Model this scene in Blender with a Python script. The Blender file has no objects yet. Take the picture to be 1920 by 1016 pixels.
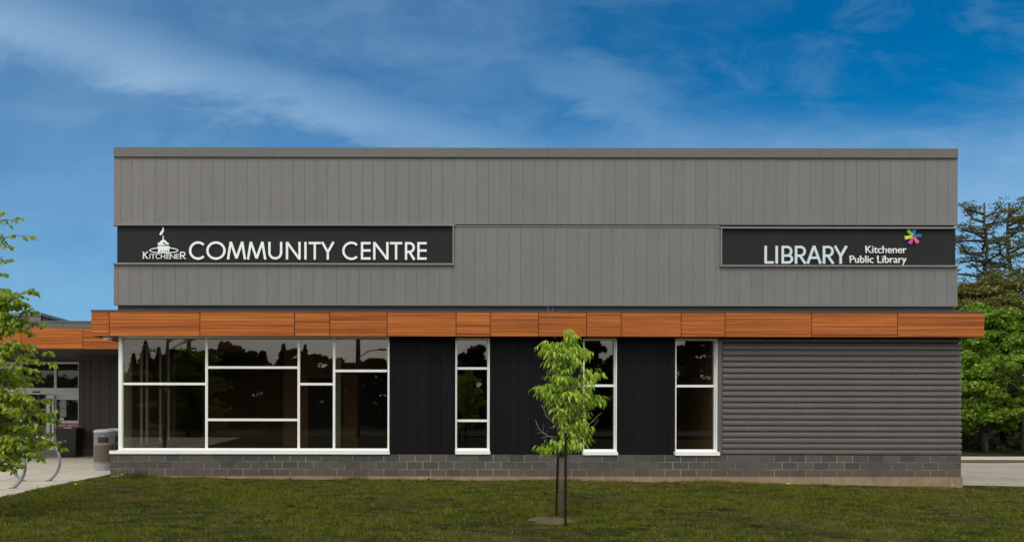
import bpy, math, random
import numpy as np
from mathutils import Vector, Matrix
R = math.radians
random.seed(7); rng = np.random.default_rng(11)
sc = bpy.context.scene; col = sc.collection

# ------------------------------------------------------------------ camera
FPX, VX, VY, D0, CH = 1400.0, 705.0, 758.0, 19.2, 1.906   # focal length in px of the 1920 wide photo, vanishing point, distance, eye height
cd = bpy.data.cameras.new('camera'); cam = bpy.data.objects.new('camera', cd); col.objects.link(cam)
cd.sensor_width = 36; cd.lens = FPX/1920*36
cd.shift_x = (960-VX)/1920; cd.shift_y = (VY-508)/1920
cd.clip_end = 3000
cam.location = (0, -D0, CH)
cam.rotation_euler = (Matrix.Rotation(R(90), 4, 'X') @ Matrix.Rotation(R(0.09), 4, 'Z')).to_euler()
sc.camera = cam

# ------------------------------------------------------------------ light and exposure
SUN_EL, SUN_AZ = R(52), R(205)      # azimuth measured clockwise from +Y; the sun stands behind the camera, a little to the left
sc.view_settings.view_transform = 'Standard'; sc.view_settings.look = 'None'
sc.view_settings.exposure = 0.0; sc.view_settings.gamma = 1
sl = bpy.data.lights.new('sun', 'SUN'); sl.energy = 1.1; sl.angle = R(14); sl.color = (1, .95, .87)
so = bpy.data.objects.new('sun', sl); col.objects.link(so)
sd = Vector((math.sin(SUN_AZ)*math.cos(SUN_EL), math.cos(SUN_AZ)*math.cos(SUN_EL), math.sin(SUN_EL)))
so.rotation_euler = sd.to_track_quat('Z', 'Y').to_euler(); so.location = sd*60

class NT:
    """small helper round a node tree"""
    def __init__(s, nt): s.nt = nt; s.N = nt.nodes; s.L = nt.links
    def n(s, typ, **kw):
        x = s.N.new(typ)
        for k, v in kw.items():
            if k.startswith('i_'):
                key = k[2:]
                key = int(key) if key.isdigit() else key.replace('_', ' ')
                s.put(x.inputs[key], v)
            else: setattr(x, k, v)
        return x
    def put(s, sock, v):
        if isinstance(v, bpy.types.NodeSocket): s.L.new(v, sock)
        else: sock.default_value = v
    def m(s, op, a, b=None, c=None, clamp=False):
        x = s.N.new('ShaderNodeMath'); x.operation = op; x.use_clamp = clamp
        s.put(x.inputs[0], a)
        if b is not None: s.put(x.inputs[1], b)
        if c is not None: s.put(x.inputs[2], c)
        return x.outputs[0]
    def mix(s, f, a, b, mode='MIX'):
        x = s.N.new('ShaderNodeMix'); x.data_type = 'RGBA'; x.blend_type = mode
        s.put(x.inputs[0], f)
        for i, v in ((6, a), (7, b)):
            if isinstance(v, tuple) and len(v) == 3: v = v+(1,)
            s.put(x.inputs[i], v)
        return x.outputs[2]
    def noise(s, vec, scale, detail=4, rough=.5, dist=0.0):
        x = s.n('ShaderNodeTexNoise'); s.L.new(vec, x.inputs['Vector'])
        x.inputs['Scale'].default_value = scale; x.inputs['Detail'].default_value = detail
        x.inputs['Roughness'].default_value = rough; x.inputs['Distortion'].default_value = dist
        return x.outputs[0]
    def maprange(s, v, a, b, c=0.0, d=1.0, smooth=False):
        x = s.n('ShaderNodeMapRange'); x.interpolation_type = 'SMOOTHSTEP' if smooth else 'LINEAR'
        s.put(x.inputs[0], v)
        for i, q in enumerate((a, b, c, d)): s.put(x.inputs[i+1], q)
        return x.outputs[0]
    def scale(s, vec, sx, sy, sz, off=(0, 0, 0)):
        x = s.n('ShaderNodeMapping'); s.L.new(vec, x.inputs[0]); x.inputs['Scale'].default_value = (sx, sy, sz)
        x.inputs['Location'].default_value = off
        return x.outputs[0]

# ------------------------------------------------------------------ world: clear blue sky with thin cloud, thicker cloud cover to the south
w = bpy.data.worlds.new('World'); sc.world = w; w.use_nodes = True
T = NT(w.node_tree); T.N.clear()
sky = T.n('ShaderNodeTexSky'); sky.sky_type = 'NISHITA'; sky.sun_disc = False
sky.sun_elevation = SUN_EL; sky.sun_rotation = SUN_AZ; sky.ozone_density = 3.0; sky.dust_density = .4; sky.air_density = 1.0
tc = T.n('ShaderNodeTexCoord'); dirv = tc.outputs['Generated']
sep = T.n('ShaderNodeSeparateXYZ'); T.L.new(dirv, sep.inputs[0]); X, Y, Z = sep.outputs
yy = T.m('MAXIMUM', Y, .12)
u = T.m('DIVIDE', X, yy); v = T.m('DIVIDE', Z, yy)
cmb = T.n('ShaderNodeCombineXYZ'); T.L.new(u, cmb.inputs[0]); T.L.new(v, cmb.inputs[1]); cv = cmb.outputs[0]
wisp = T.noise(T.scale(cv, 1.3, 3.6, 1), 2.4, 9, .62, .6)
wisp2 = T.noise(T.scale(cv, 1.0, 2.4, 1, (3, 7, 0)), 6.5, 8, .65, .9)
big = T.noise(T.scale(cv, 1.0, 1.6, 1, (9, 2, 0)), 2.1, 5, .55, .4)
wc = T.m('SUBTRACT', wisp, .5); w2 = T.m('SUBTRACT', wisp2, .5)
# the long streak falling from upper left to the roof's middle
line = T.m('ADD', T.m('MULTIPLY', u, -.235), .375)
t = T.m('ADD', T.m('SUBTRACT', v, line), T.m('ADD', T.m('MULTIPLY', wc, .10), T.m('MULTIPLY', w2, .05)))
thick = T.maprange(u, -.5, .3, .09, .035)
up = T.m('SUBTRACT', 1, T.maprange(t, T.m('MULTIPLY', thick, -.3), T.m('MULTIPLY', thick, 1.7), 0, 1, True))
dn = T.maprange(t, T.m('MULTIPLY', thick, -1.1), T.m('MULTIPLY', thick, .1), 0, 1, True)
along = T.maprange(u, -.55, .5, .95, .30)
streak = T.m('MULTIPLY', T.m('MULTIPLY', up, dn), T.m('MULTIPLY', along, T.maprange(wisp, .25, .62, .55, 1)))
# a veil on the right, and one along the roofline
lr = T.m('ADD', T.m('MULTIPLY', u, .33), .15)
tr = T.m('ADD', T.m('SUBTRACT', lr, v), T.m('MULTIPLY', wc, .22))
veil_r = T.m('MULTIPLY', T.m('MULTIPLY', T.maprange(tr, -.06, .12, 0, 1, True), T.maprange(u, .25, .75, .15, 1)), T.maprange(wisp2, .3, .7, .36, .52))
veil_l = T.m('MULTIPLY', T.maprange(T.m('ADD', u, T.m('MULTIPLY', wc, .8)), -.25, .60, 1, 0, True), T.maprange(big, .3, .68, .10, .42))
wisps = T.m('MULTIPLY', T.maprange(wisp2, .42, .80, 0, 1, True), .15)
low = T.maprange(v, .10, .42, .30, 0, True)
l2 = T.m('ADD', T.m('MULTIPLY', u, -.34), .512)
t2 = T.m('ADD', T.m('SUBTRACT', v, l2), T.m('ADD', T.m('MULTIPLY', wc, .16), T.m('MULTIPLY', w2, .10)))
s2 = T.m('MULTIPLY', T.m('MULTIPLY', T.maprange(t2, -.07, 0, 0, 1, True), T.maprange(t2, -.01, .09, 1, 0, True)), T.m('MULTIPLY', T.maprange(u, .05, .3, 0, 1, True), T.maprange(u, .42, .75, .30, 0, True)))
l3 = T.m('MULTIPLY', T.m('MULTIPLY', T.maprange(v, .32, .42, 1, 0, True), T.maprange(u, -.2, .3, 0, 1, True)), T.maprange(wisp, .3, .65, .16, .40))
cloud = T.m('MAXIMUM', T.m('MAXIMUM', streak, T.m('MAXIMUM', s2, l3)), T.m('MAXIMUM', veil_r, veil_l))
cloud = T.m('ADD', cloud, T.m('MULTIPLY', T.m('ADD', wisps, low), T.m('SUBTRACT', 1, cloud)), None, True)
# outside the northern sky the sheet thickens to an even, bright overcast
south = T.maprange(T.m('ADD', Y, T.m('MULTIPLY', Z, -.10)), -.25, .25, 1, 0, True)
blue = T.mix(1.0, sky.outputs[0], (.27, .73, .97, 1), 'MULTIPLY')
deep = T.n('ShaderNodeHueSaturation'); deep.inputs['Saturation'].default_value = 1.12; T.L.new(blue, deep.inputs['Color'])
north_c = T.mix(T.m('MULTIPLY', cloud, .95), deep.outputs[0], (3.7, 5.7, 7.8, 1))
over_n = T.noise(T.scale(dirv, 1, 1, 2.2), 1.8, 6, .55, .4)
over = T.mix(T.maprange(over_n, .35, .7, 0, 1), (11.5, 11.6, 11.5, 1), (17, 16.8, 16.2, 1))
fin = T.mix(south, north_c, over)
bg = T.n('ShaderNodeBackground'); T.L.new(fin, bg.inputs[0]); bg.inputs[1].default_value = .1
wo = T.n('ShaderNodeOutputWorld'); T.L.new(bg.outputs[0], wo.inputs[0])

# ------------------------------------------------------------------ helpers
def P(px, py, Y=0.0):
    d = Y+D0
    return ((px-VX)/FPX*d, CH-(py-VY)/FPX*d)
def PX(px, Y=0.0): return (px-VX)/FPX*(Y+D0)
def PZ(py, Y=0.0): return CH-(py-VY)/FPX*(Y+D0)

def tag(o, label=None, cat=None, group=None, kind=None):
    if label: o['label'] = label
    if cat: o['category'] = cat
    if group: o['group'] = group
    if kind: o['kind'] = kind
    return o
def link(name, me, mat=None, parent=None):
    o = bpy.data.objects.new(name, me); col.objects.link(o)
    if mat:
        for mm in (mat if isinstance(mat, (list, tuple)) else [mat]): me.materials.append(mm)
    if parent is not None:
        o.parent = parent
        o.matrix_parent_inverse = Matrix.Translation(parent.location).inverted() if parent.parent is None else Matrix()
    return o
def empty(name, loc, label, cat, group=None):
    o = bpy.data.objects.new(name, None); col.objects.link(o); o.location = loc
    o.empty_display_size = .2
    return tag(o, label, cat, group)

class MB:
    def __init__(s): s.v = []; s.f = []; s.m = []
    def add(s, vs, fs, m=0):
        k = len(s.v); s.v += [tuple(p) for p in vs]
        for f in fs: s.f.append(tuple(i+k for i in f)); s.m.append(m)
    def box(s, x0, x1, y0, y1, z0, z1, m=0):
        if x0 > x1: x0, x1 = x1, x0
        if y0 > y1: y0, y1 = y1, y0
        if z0 > z1: z0, z1 = z1, z0
        s.add([(x0, y0, z0), (x1, y0, z0), (x1, y1, z0), (x0, y1, z0), (x0, y0, z1), (x1, y0, z1), (x1, y1, z1), (x0, y1, z1)],
              [(0, 3, 2, 1), (4, 5, 6, 7), (0, 1, 5, 4), (1, 2, 6, 5), (2, 3, 7, 6), (3, 0, 4, 7)], m)
    def pbox(s, px0, py0, px1, py1, y0, y1, m=0):     # a box whose front face covers these photo pixels
        s.box(PX(px0, y0), PX(px1, y0), y0, y1, PZ(py1, y0), PZ(py0, y0), m)
    def tube(s, pts, rad, n=8, caps=True, m=0):
        pts = [Vector(p) for p in pts]
        if not isinstance(rad, (list, tuple)): rad = [rad]*len(pts)
        k = len(s.v); ref = Vector((0, 0, 1))
        a = None
        for i, p in enumerate(pts):
            d = (pts[min(i+1, len(pts)-1)]-pts[max(i-1, 0)])
            d = d.normalized() if d.length > 1e-9 else Vector((0, 0, 1))
            if a is None:
                a = d.orthogonal().normalized()
            a = (a-d*a.dot(d)).normalized() if (a-d*a.dot(d)).length > 1e-6 else d.orthogonal().normalized()
            b = d.cross(a)
            for j in range(n):
                t = 2*math.pi*j/n
                s.v.append(tuple(p+(a*math.cos(t)+b*math.sin(t))*rad[i]))
        for i in range(len(pts)-1):
            for j in range(n):
                s.f.append((k+i*n+j, k+i*n+(j+1) % n, k+(i+1)*n+(j+1) % n, k+(i+1)*n+j)); s.m.append(m)
        if caps:
            s.f.append(tuple(k+j for j in reversed(range(n)))); s.m.append(m)
            s.f.append(tuple(k+(len(pts)-1)*n+j for j in range(n))); s.m.append(m)
    def lathe(s, prof, cx, cy, n=32, m=0):
        k = len(s.v)
        for r, z in prof:
            for j in range(n):
                t = 2*math.pi*j/n; s.v.append((cx+r*math.cos(t), cy+r*math.sin(t), z))
        for i in range(len(prof)-1):
            for j in range(n):
                s.f.append((k+i*n+j, k+i*n+(j+1) % n, k+(i+1)*n+(j+1) % n, k+(i+1)*n+j)); s.m.append(m)
        s.f.append(tuple(k+j for j in reversed(range(n)))); s.m.append(m)
        s.f.append(tuple(k+(len(prof)-1)*n+j for j in range(n))); s.m.append(m)
    def poly(s, pts, y0, y1, m=0):                    # x-z outline extruded in y (y0 front)
        n = len(pts)
        area = sum(pts[i][0]*pts[(i+1) % n][1]-pts[(i+1) % n][0]*pts[i][1] for i in range(n))
        if area < 0: pts = pts[::-1]
        vs = [(x, y0, z) for x, z in pts]+[(x, y1, z) for x, z in pts]
        fs = [tuple(range(n)), tuple(reversed(range(n, 2*n)))]
        fs += [(i, i+n, (i+1) % n+n, (i+1) % n) for i in range(n)]
        s.add(vs, fs, m)
    def ribbon(s, pts, wd, y0, y1, m=0):              # a stroke of constant width in x-z
        L_, R_ = [], []
        for i, p in enumerate(pts):
            def nn(a, b):
                dx, dz = b[0]-a[0], b[1]-a[1]; l = math.hypot(dx, dz) or 1
                return (-dz/l, dx/l)
            if i == 0: n1 = n2 = nn(pts[0], pts[1])
            elif i == len(pts)-1: n1 = n2 = nn(pts[-2], pts[-1])
            else: n1, n2 = nn(pts[i-1], p), nn(p, pts[i+1])
            mx, mz = n1[0]+n2[0], n1[1]+n2[1]; q = max(.35, (mx*mx+mz*mz)/2)
            mx, mz = mx/q, mz/q
            L_.append((p[0]+mx*wd/2, p[1]+mz*wd/2)); R_.append((p[0]-mx*wd/2, p[1]-mz*wd/2))
        for i in range(len(pts)-1):
            s.poly([L_[i], L_[i+1], R_[i+1], R_[i]], y0, y1, m)
    def build(s, name, mat=None, parent=None, smooth=False):
        me = bpy.data.meshes.new(name); me.from_pydata(s.v, [], s.f)
        if any(s.m): me.polygons.foreach_set('material_index', s.m)
        if smooth: me.polygons.foreach_set('use_smooth', [True]*len(me.polygons))
        me.validate(); me.update()
        return link(name, me, mat, parent)

def np_mesh(name, V, F, mat, parent=None, smooth=False):
    """V (n,3), F (m,k) with a constant k"""
    me = bpy.data.meshes.new(name); F = np.asarray(F); k = F.shape[1]
    me.vertices.add(len(V)); me.vertices.foreach_set('co', np.asarray(V, dtype=np.float32).ravel())
    me.loops.add(F.size); me.loops.foreach_set('vertex_index', F.astype(np.int32).ravel())
    me.polygons.add(len(F)); me.polygons.foreach_set('loop_start', (np.arange(len(F))*k).astype(np.int32))
    me.polygons.foreach_set('loop_total', np.full(len(F), k, dtype=np.int32))
    if smooth: me.polygons.foreach_set('use_smooth', np.ones(len(F), dtype=bool))
    me.update(calc_edges=True)
    return link(name, me, mat, parent)

# ------------------------------------------------------------------ materials
def mat(name, base=(.5, .5, .5), rough=.5, metal=0.0, spec=.5):
    m_ = bpy.data.materials.new(name); m_.use_nodes = True
    T = NT(m_.node_tree); b = T.N['Principled BSDF']
    b.inputs['Base Color'].default_value = (*base, 1); b.inputs['Roughness'].default_value = rough
    b.inputs['Metallic'].default_value = metal; b.inputs['Specular IOR Level'].default_value = spec
    return m_, T, b
def bump(T, b, h, strength=.3, dist=.01):
    n = T.n('ShaderNodeBump'); n.inputs['Strength'].default_value = strength; n.inputs['Distance'].default_value = dist
    T.L.new(h, n.inputs['Height']); T.L.new(n.outputs[0], b.inputs['Normal'])
def geo(T): return T.n('ShaderNodeNewGeometry')
def painted(name, c, rough=.5, var=.08, grain=0.0, gs=150, dirt=.0, spec=.5, isl=.04, metal=0.0):
    m_, T, b = mat(name, c, rough, metal, spec)
    g = geo(T); pos = g.outputs['Position']
    n1 = T.noise(pos, 1.3, 5, .6); n2 = T.noise(T.scale(pos, 3, 3, .35), 2.5, 4, .6)
    k = T.m('ADD', T.m('MULTIPLY', T.m('SUBTRACT', n1, .5), var*2), T.m('MULTIPLY', T.m('SUBTRACT', n2, .5), dirt*2))
    k = T.m('ADD', k, T.m('MULTIPLY', T.m('SUBTRACT', g.outputs['Random Per Island'], .5), isl*2))
    if grain:
        n3 = T.noise(pos, gs, 2, .6); k = T.m('ADD', k, T.m('MULTIPLY', T.m('SUBTRACT', n3, .5), grain))
        bump(T, b, n3, .35, .004)
    k = T.m('ADD', k, 1.0)
    vm = T.n('ShaderNodeVectorMath', operation='SCALE'); vm.inputs[0].default_value = c; T.L.new(k, vm.inputs['Scale'])
    T.L.new(vm.outputs[0], b.inputs['Base Color'])
    T.L.new(T.maprange(n1, .3, .7, rough-.06, rough+.08), b.inputs['Roughness'])
    return m_
M = {}
M['clad'] = painted('grey_cladding', (.179, .174, .168), .55, .10, .22, 55, .13, .30, .035)
M['flash'] = painted('grey_flashing', (.112, .108, .096), .45, .05, 0, 50, .03)
M['rail'] = painted('rail_metal', (.19, .185, .18), .4, .05)
M['dark'] = painted('near_black_metal', (.018, .019, .021), .5, .1)
M['signblack'] = painted('sign_charcoal', (.018, .0185, .019), .6, .08, .5, 60, 0, .18)
M['black'] = painted('black_cladding', (.0075, .0078, .0085), .65, .12, .7, 50, .1, .10, .12)
M['corr'] = painted('corrugated_grey', (.116, .104, .096), .36, .06, 0, 50, .08)
M['trimgrey'] = painted('trim_grey', (.11, .105, .10), .45, .05)
M['white'] = painted('white_frame', (.86, .88, .85), .4, .04, 0, 50, .04)
M['core'] = painted('dark_core', (.05, .047, .044), .8, .1)
M['brownwall'] = painted('brown_grey_cladding', (.062, .054, .049), .55, .06, .3, 60, .08, .3)
M['soffit'] = painted('dark_soffit', (.055, .05, .046), .6, .05)
M['interior'] = painted('interior_wall', (.33, .23, .155), .8, .1)
M['interior_floor'] = painted('interior_floor', (.30, .23, .17), .5, .1)
M['letter'] = painted('white_letter', (.80, .86, .85), .4, .02)
M['letterblue'] = painted('pale_blue_letter', (.62, .71, .76), .4, .02)
M['steel'] = painted('galvanised_steel', (.30, .31, .32), .42, .08, 0, 50, .05, .5, .02, .8)
M['rust'] = painted('rusty_plate', (.24, .09, .045), .8, .3)
M['bin_grey'] = painted('bin_grey', (.36, .37, .38), .5, .06, .15, 90, .06, .3)
M['stake'] = painted('dark_steel_stake', (.022, .014, .012), .8, .25, 0, 50, 0, .1)
M['found'] = painted('tan_foundation', (.28, .20, .125), .9, .6, .3, 30, .5)
M['bin_black'] = painted('black_plastic', (.010, .010, .011), .45, .1)
M['paper'] = painted('paper', (.45, .52, .50), .8, .05)
M['signblue'] = painted('sign_blue', (.01, .07, .28), .4, .02)
M['red'] = painted('sign_red', (.42, .012, .03), .5, .05)
for nm, c in (('p_blue', (.01, .20, .50)), ('p_navy', (.012, .10, .38)), ('p_pink', (.78, .10, .20)), ('p_magenta', (.42, .06, .36)),
              ('p_yellow', (.66, .70, .06)), ('p_green', (.16, .52, .02)), ('navy', (.01, .02, .10)), ('curtain', (.22, .25, .20))):
    M[nm] = painted(nm, c, .45, .02)

M['sideframe'] = painted('shaded_white_frame', (.30, .31, .29), .45, .04)  # white frame; its shade behind the glass is put into the colour
def m_wood():
    m_, T, b = mat('wood_grain_panel', (.4, .12, .03), .5, 0, .15)
    g = geo(T); r = g.outputs['Random Per Island']
    off = T.n('ShaderNodeCombineXYZ'); T.L.new(T.m('MULTIPLY', r, 57.0), off.inputs[0]); T.L.new(T.m('MULTIPLY', r, 13.0), off.inputs[2])
    va = T.n('ShaderNodeVectorMath', operation='ADD'); T.L.new(g.outputs['Position'], va.inputs[0]); T.L.new(off.outputs[0], va.inputs[1])
    pz = va.outputs[0]
    a = T.noise(T.scale(pz, .05, .05, 13), 1.0, 2, .5, .02)
    c = T.noise(T.scale(pz, .22, .22, 34), 1.0, 4, .72, .02)
    f = T.noise(T.scale(pz, 3, 3, 26), 1.0, 3, .6, .3)
    k = T.m('ADD', T.m('ADD', T.m('MULTIPLY', a, .28), T.m('MULTIPLY', c, .64)), T.m('MULTIPLY', f, .08))
    cr = T.n('ShaderNodeValToRGB'); T.L.new(k, cr.inputs[0]); e = cr.color_ramp.elements
    e[0].position = .385; e[0].color = (.16, .048, .013, 1); e[1].position = .60; e[1].color = (.52, .180, .048, 1)
    q = e.new(.47); q.color = (.33, .092, .019, 1); q = e.new(.53); q.color = (.44, .130, .027, 1)
    k2 = T.m('ADD', .96, T.m('MULTIPLY', r, .10))
    T.L.new(T.mix(1.0, cr.outputs[0], k2, 'MULTIPLY'), b.inputs['Base Color'])
    bump(T, b, k, .08, .003)
    return m_
M['wood'] = m_wood()

def m_glass(name, tint, refl):
    m_ = bpy.data.materials.new(name); m_.use_nodes = True; T = NT(m_.node_tree); T.N.clear()
    tr = T.n('ShaderNodeBsdfTransparent'); tr.inputs[0].default_value = (*tint, 1)
    gl = T.n('ShaderNodeBsdfGlossy'); gl.inputs['Roughness'].default_value = .004; gl.inputs['Color'].default_value = (1, .96, .88, 1)
    g = geo(T); nz = T.noise(g.outputs['Position'], .8, 2, .5)
    bp = T.n('ShaderNodeBump'); bp.inputs['Strength'].default_value = .05; bp.inputs['Distance'].default_value = .01
    T.L.new(nz, bp.inputs['Height']); T.L.new(bp.outputs[0], gl.inputs['Normal'])
    lw = T.n('ShaderNodeLayerWeight'); lw.inputs[0].default_value = .25
    f = T.m('ADD', refl, T.m('MULTIPLY', T.m('POWER', lw.outputs['Facing'], 3.0), .6), None, True)
    ms = T.n('ShaderNodeMixShader'); T.L.new(f, ms.inputs[0]); T.L.new(tr.outputs[0], ms.inputs[1]); T.L.new(gl.outputs[0], ms.inputs[2])
    o = T.n('ShaderNodeOutputMaterial'); T.L.new(ms.outputs[0], o.inputs[0])
    return m_
M['glass'] = m_glass('tinted_glass', (.52, .48, .40), .095)
M['glass_door'] = m_glass('door_glass', (.45, .45, .42), .05)

def m_block():
    m_, T, b = mat('dark_concrete_block', (.06, .055, .05), .85, 0, .2)
    g = geo(T); pos = g.outputs['Position']; r = g.outputs['Random Per Island']
    n1 = T.noise(pos, .55, 4, .6, .5); n2 = T.noise(pos, 45, 3, .6); n3 = T.noise(T.scale(pos, 4, 4, .8, (5, 0, 0)), 2.2, 4, .6)
    sp = T.n('ShaderNodeSeparateXYZ'); T.L.new(pos, sp.inputs[0])
    lowz = T.maprange(T.m('ADD', sp.outputs[2], T.m('MULTIPLY', T.m('SUBTRACT', n1, .5), .5)), .15, .5, 1, 0, True)   # dust splashed up from the soil
    c = T.mix(r, (.066, .064, .061, 1), (.108, .099, .089, 1))
    c = T.mix(T.m('MULTIPLY', T.maprange(n1, .35, .7, .15, .8), lowz), c, (.125, .095, .072, 1))
    c = T.mix(T.maprange(n3, .60, .75, 0, .3), c, (.17, .16, .15, 1))
    k = T.m('ADD', .68, T.m('MULTIPLY', n2, .64))
    T.L.new(T.mix(1.0, c, k, 'MULTIPLY'), b.inputs['Base Color'])
    bump(T, b, n2, .5, .006)
    return m_
M['block'] = m_block()
def m_mortar():
    m_, T, b = mat('mortar', (.15, .13, .11), .95)
    pos = geo(T).outputs['Position']
    n = T.noise(pos, 1.1, 4, .65, .6)
    cr = T.n('ShaderNodeValToRGB'); T.L.new(n, cr.inputs[0]); e = cr.color_ramp.elements
    e[0].position = .42; e[0].color = (.16, .145, .125, 1); e[1].position = .60; e[1].color = (.42, .36, .28, 1)
    T.L.new(cr.outputs[0], b.inputs['Base Color'])
    return m_
M['mortar'] = m_mortar()

def m_concrete(name, base, dirt=(.2, .18, .15)):
    m_, T, b = mat(name, base, .9, 0, .15)
    pos = geo(T).outputs['Position']
    n1 = T.noise(pos, .7, 6, .65, .6); n2 = T.noise(pos, 60, 3, .6); n3 = T.noise(pos, 5, 4, .6)
    c = T.mix(T.maprange(n1, .42, .72, 0, .55), (*base, 1), (*dirt, 1))
    c = T.mix(T.maprange(n3, .55, .75, 0, .35), c, tuple(min(1, x*1.2) for x in base)+(1,))
    k = T.m('ADD', .82, T.m('MULTIPLY', n2, .36))
    T.L.new(T.mix(1.0, c, k, 'MULTIPLY'), b.inputs['Base Color']); bump(T, b, n2, .3, .004)
    return m_
M['concrete'] = m_concrete('pavement_concrete', (.52, .475, .385), (.34, .29, .22))
M['sidewalk'] = m_concrete('sidewalk_concrete', (.60, .56, .47), (.24, .21, .17))
M['lot'] = m_concrete('worn_asphalt', (.42, .375, .295), (.25, .205, .15))
M['road'] = m_concrete('road_asphalt', (.06, .058, .055), (.045, .04, .04))
M['soil'] = m_concrete('dry_soil', (.115, .090, .052), (.07, .055, .028))

def m_ground():
    m_, T, b = mat('turf_soil', (.05, .05, .02), .95, 0, .05)
    pos = geo(T).outputs['Position']
    n1 = T.noise(pos, .5, 5, .6, .5); n2 = T.noise(pos, 9, 5, .7); n3 = T.noise(pos, 2.2, 4, .6, .4)
    c = T.mix(T.maprange(n3, .4, .65), (.022, .028, .006, 1), (.055, .048, .016, 1))
    c = T.mix(T.maprange(n1, .52, .72, 0, .7), c, (.12, .092, .042, 1))
    k = T.m('ADD', .55, T.m('MULTIPLY', n2, .9))
    T.L.new(T.mix(1.0, c, k, 'MULTIPLY'), b.inputs['Base Color']); bump(T, b, n2, .8, .03)
    return m_
M['ground'] = m_ground()

def m_leaf(name, c0, c1, c2, trans=.35, rough=.5, ns=.9, spec=.25):
    m_, T, b = mat(name, c1, rough, 0, spec)
    g = geo(T); r = g.outputs['Random Per Island']; n = T.noise(g.outputs['Position'], ns, 3, .55)
    k = T.m('ADD', T.m('MULTIPLY', r, .6), T.m('MULTIPLY', T.maprange(n, .3, .7), .4))
    cr = T.n('ShaderNodeValToRGB'); T.L.new(k, cr.inputs[0]); e = cr.color_ramp.elements
    e[0].position = .12; e[0].color = (*c0, 1); e[1].position = .9; e[1].color = (*c2, 1); q = e.new(.5); q.color = (*c1, 1)
    T.L.new(cr.outputs[0], b.inputs['Base Color'])
    tl = T.n('ShaderNodeBsdfTranslucent'); T.L.new(T.mix(1.0, cr.outputs[0], (1.25, 1.35, .6, 1), 'MULTIPLY'), tl.inputs[0])
    ms = T.n('ShaderNodeMixShader'); ms.inputs[0].default_value = trans
    T.L.new(b.outputs[0], ms.inputs[1]); T.L.new(tl.outputs[0], ms.inputs[2]); T.L.new(ms.outputs[0], T.N['Material Output'].inputs[0])
    return m_
M['grass_dry'] = m_leaf('dry_grass_blade', (.09, .075, .020), (.17, .140, .040), (.27, .22, .09), .3, .8, 1.5, .05)
M['grass'] = m_leaf('grass_blade', (.036, .052, .005), (.115, .148, .013), (.31, .30, .045), .38, .7, 5.0, .06)
M['weed'] = m_leaf('weed_leaf', (.03, .06, .015), (.05, .10, .02), (.08, .14, .03), .3)
M['leaf_young'] = m_leaf('young_leaf', (.15, .27, .022), (.32, .47, .05), (.66, .74, .13), .45, .45, 3)
M['leaf_left'] = m_leaf('left_leaf', (.12, .21, .015), (.25, .34, .025), (.46, .50, .045), .45, .4, 2)
M['leaf_maple'] = m_leaf('maple_leaf', (.06, .12, .012), (.17, .29, .028), (.42, .54, .07), .38, .5, 1.1)
M['leaf_olive'] = m_leaf('olive_leaf', (.07, .078, .018), (.145, .150, .037), (.27, .25, .075), .3, .6, 1.2)
M['leaf_pine'] = m_leaf('pine_needles', (.06, .066, .020), (.13, .135, .042), (.24, .225, .08), .3, .6, .7)
M['leaf_dark'] = m_leaf('dark_leaf', (.016, .021, .007), (.036, .044, .013), (.075, .080, .025), .2, .6, .7)
def m_bark(name, a, c):
    m_, T, b = mat(name, a, .9)
    pos = geo(T).outputs['Position']; n = T.noise(T.scale(pos, 9, 9, 2.2), 3, 5, .7)
    T.L.new(T.mix(T.maprange(n, .35, .65), (*a, 1), (*c, 1)), b.inputs['Base Color']); bump(T, b, n, .6, .01)
    return m_
M['bark'] = m_bark('bark', (.035, .028, .02), (.085, .066, .048))
M['bark_grey'] = m_bark('grey_bark', (.09, .072, .055), (.20, .17, .135))
M['twig'] = m_bark('dead_twig', (.16, .135, .12), (.28, .25, .22))
def m_brick():
    m_, T, b = mat('brown_brick', (.12, .06, .04), .9)
    tcn = T.n('ShaderNodeTexCoord'); br = T.n('ShaderNodeTexBrick'); T.L.new(T.scale(tcn.outputs['Object'], 1, 1, 1), br.inputs[0])
    br.inputs['Scale'].default_value = 4; br.inputs['Color1'].default_value = (.13, .06, .04, 1); br.inputs['Color2'].default_value = (.09, .04, .03, 1)
    br.inputs['Mortar'].default_value = (.15, .13, .11, 1); T.L.new(br.outputs[0], b.inputs['Base Color'])
    return m_
M['brick'] = m_brick()
M['shingle'] = painted('shingle', (.05, .045, .042), .9, .3, .4, 12)

# ------------------------------------------------------------------ ground, pavement, roads
def zg(x, y=0):
    z = np.interp(x, [-300, -7.75, -7.35, -3, 4, 9.5, 15, 20, 300], [0, 0, .055, .0, -.03, -.08, -.20, -.20, -.20])
    return z
xs = np.unique(np.concatenate([np.linspace(-900, -40, 12), np.linspace(-40, -9, 12), np.linspace(-9, 18, 109), np.linspace(18, 60, 20), np.linspace(60, 900, 12)]))
ys = np.unique(np.concatenate([np.linspace(-900, -60, 12), np.linspace(-60, -20, 14), np.linspace(-20, 1, 85), np.linspace(1, 60, 20), np.linspace(60, 1400, 14)]))
gx, gy = np.meshgrid(xs, ys, indexing='ij')
bumpy = (np.sin(gx*2.1+np.sin(gy*1.3)*2)*np.sin(gy*1.7+gx*.6)+.6*np.sin(gx*5.3+gy*3.1))*.011
inlawn = ((gx > -7.0) & (gx < 14.5) & (gy > -20) & (gy < -.2))
gz = zg(gx)+np.where(inlawn, bumpy, 0)
V = np.stack([gx.ravel(), gy.ravel(), gz.ravel()], 1); ny = len(ys)
idx = np.arange(len(xs)*ny).reshape(len(xs), ny)
F = np.stack([idx[:-1, :-1].ravel(), idx[1:, :-1].ravel(), idx[1:, 1:].ravel(), idx[:-1, 1:].ravel()], 1)
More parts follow.
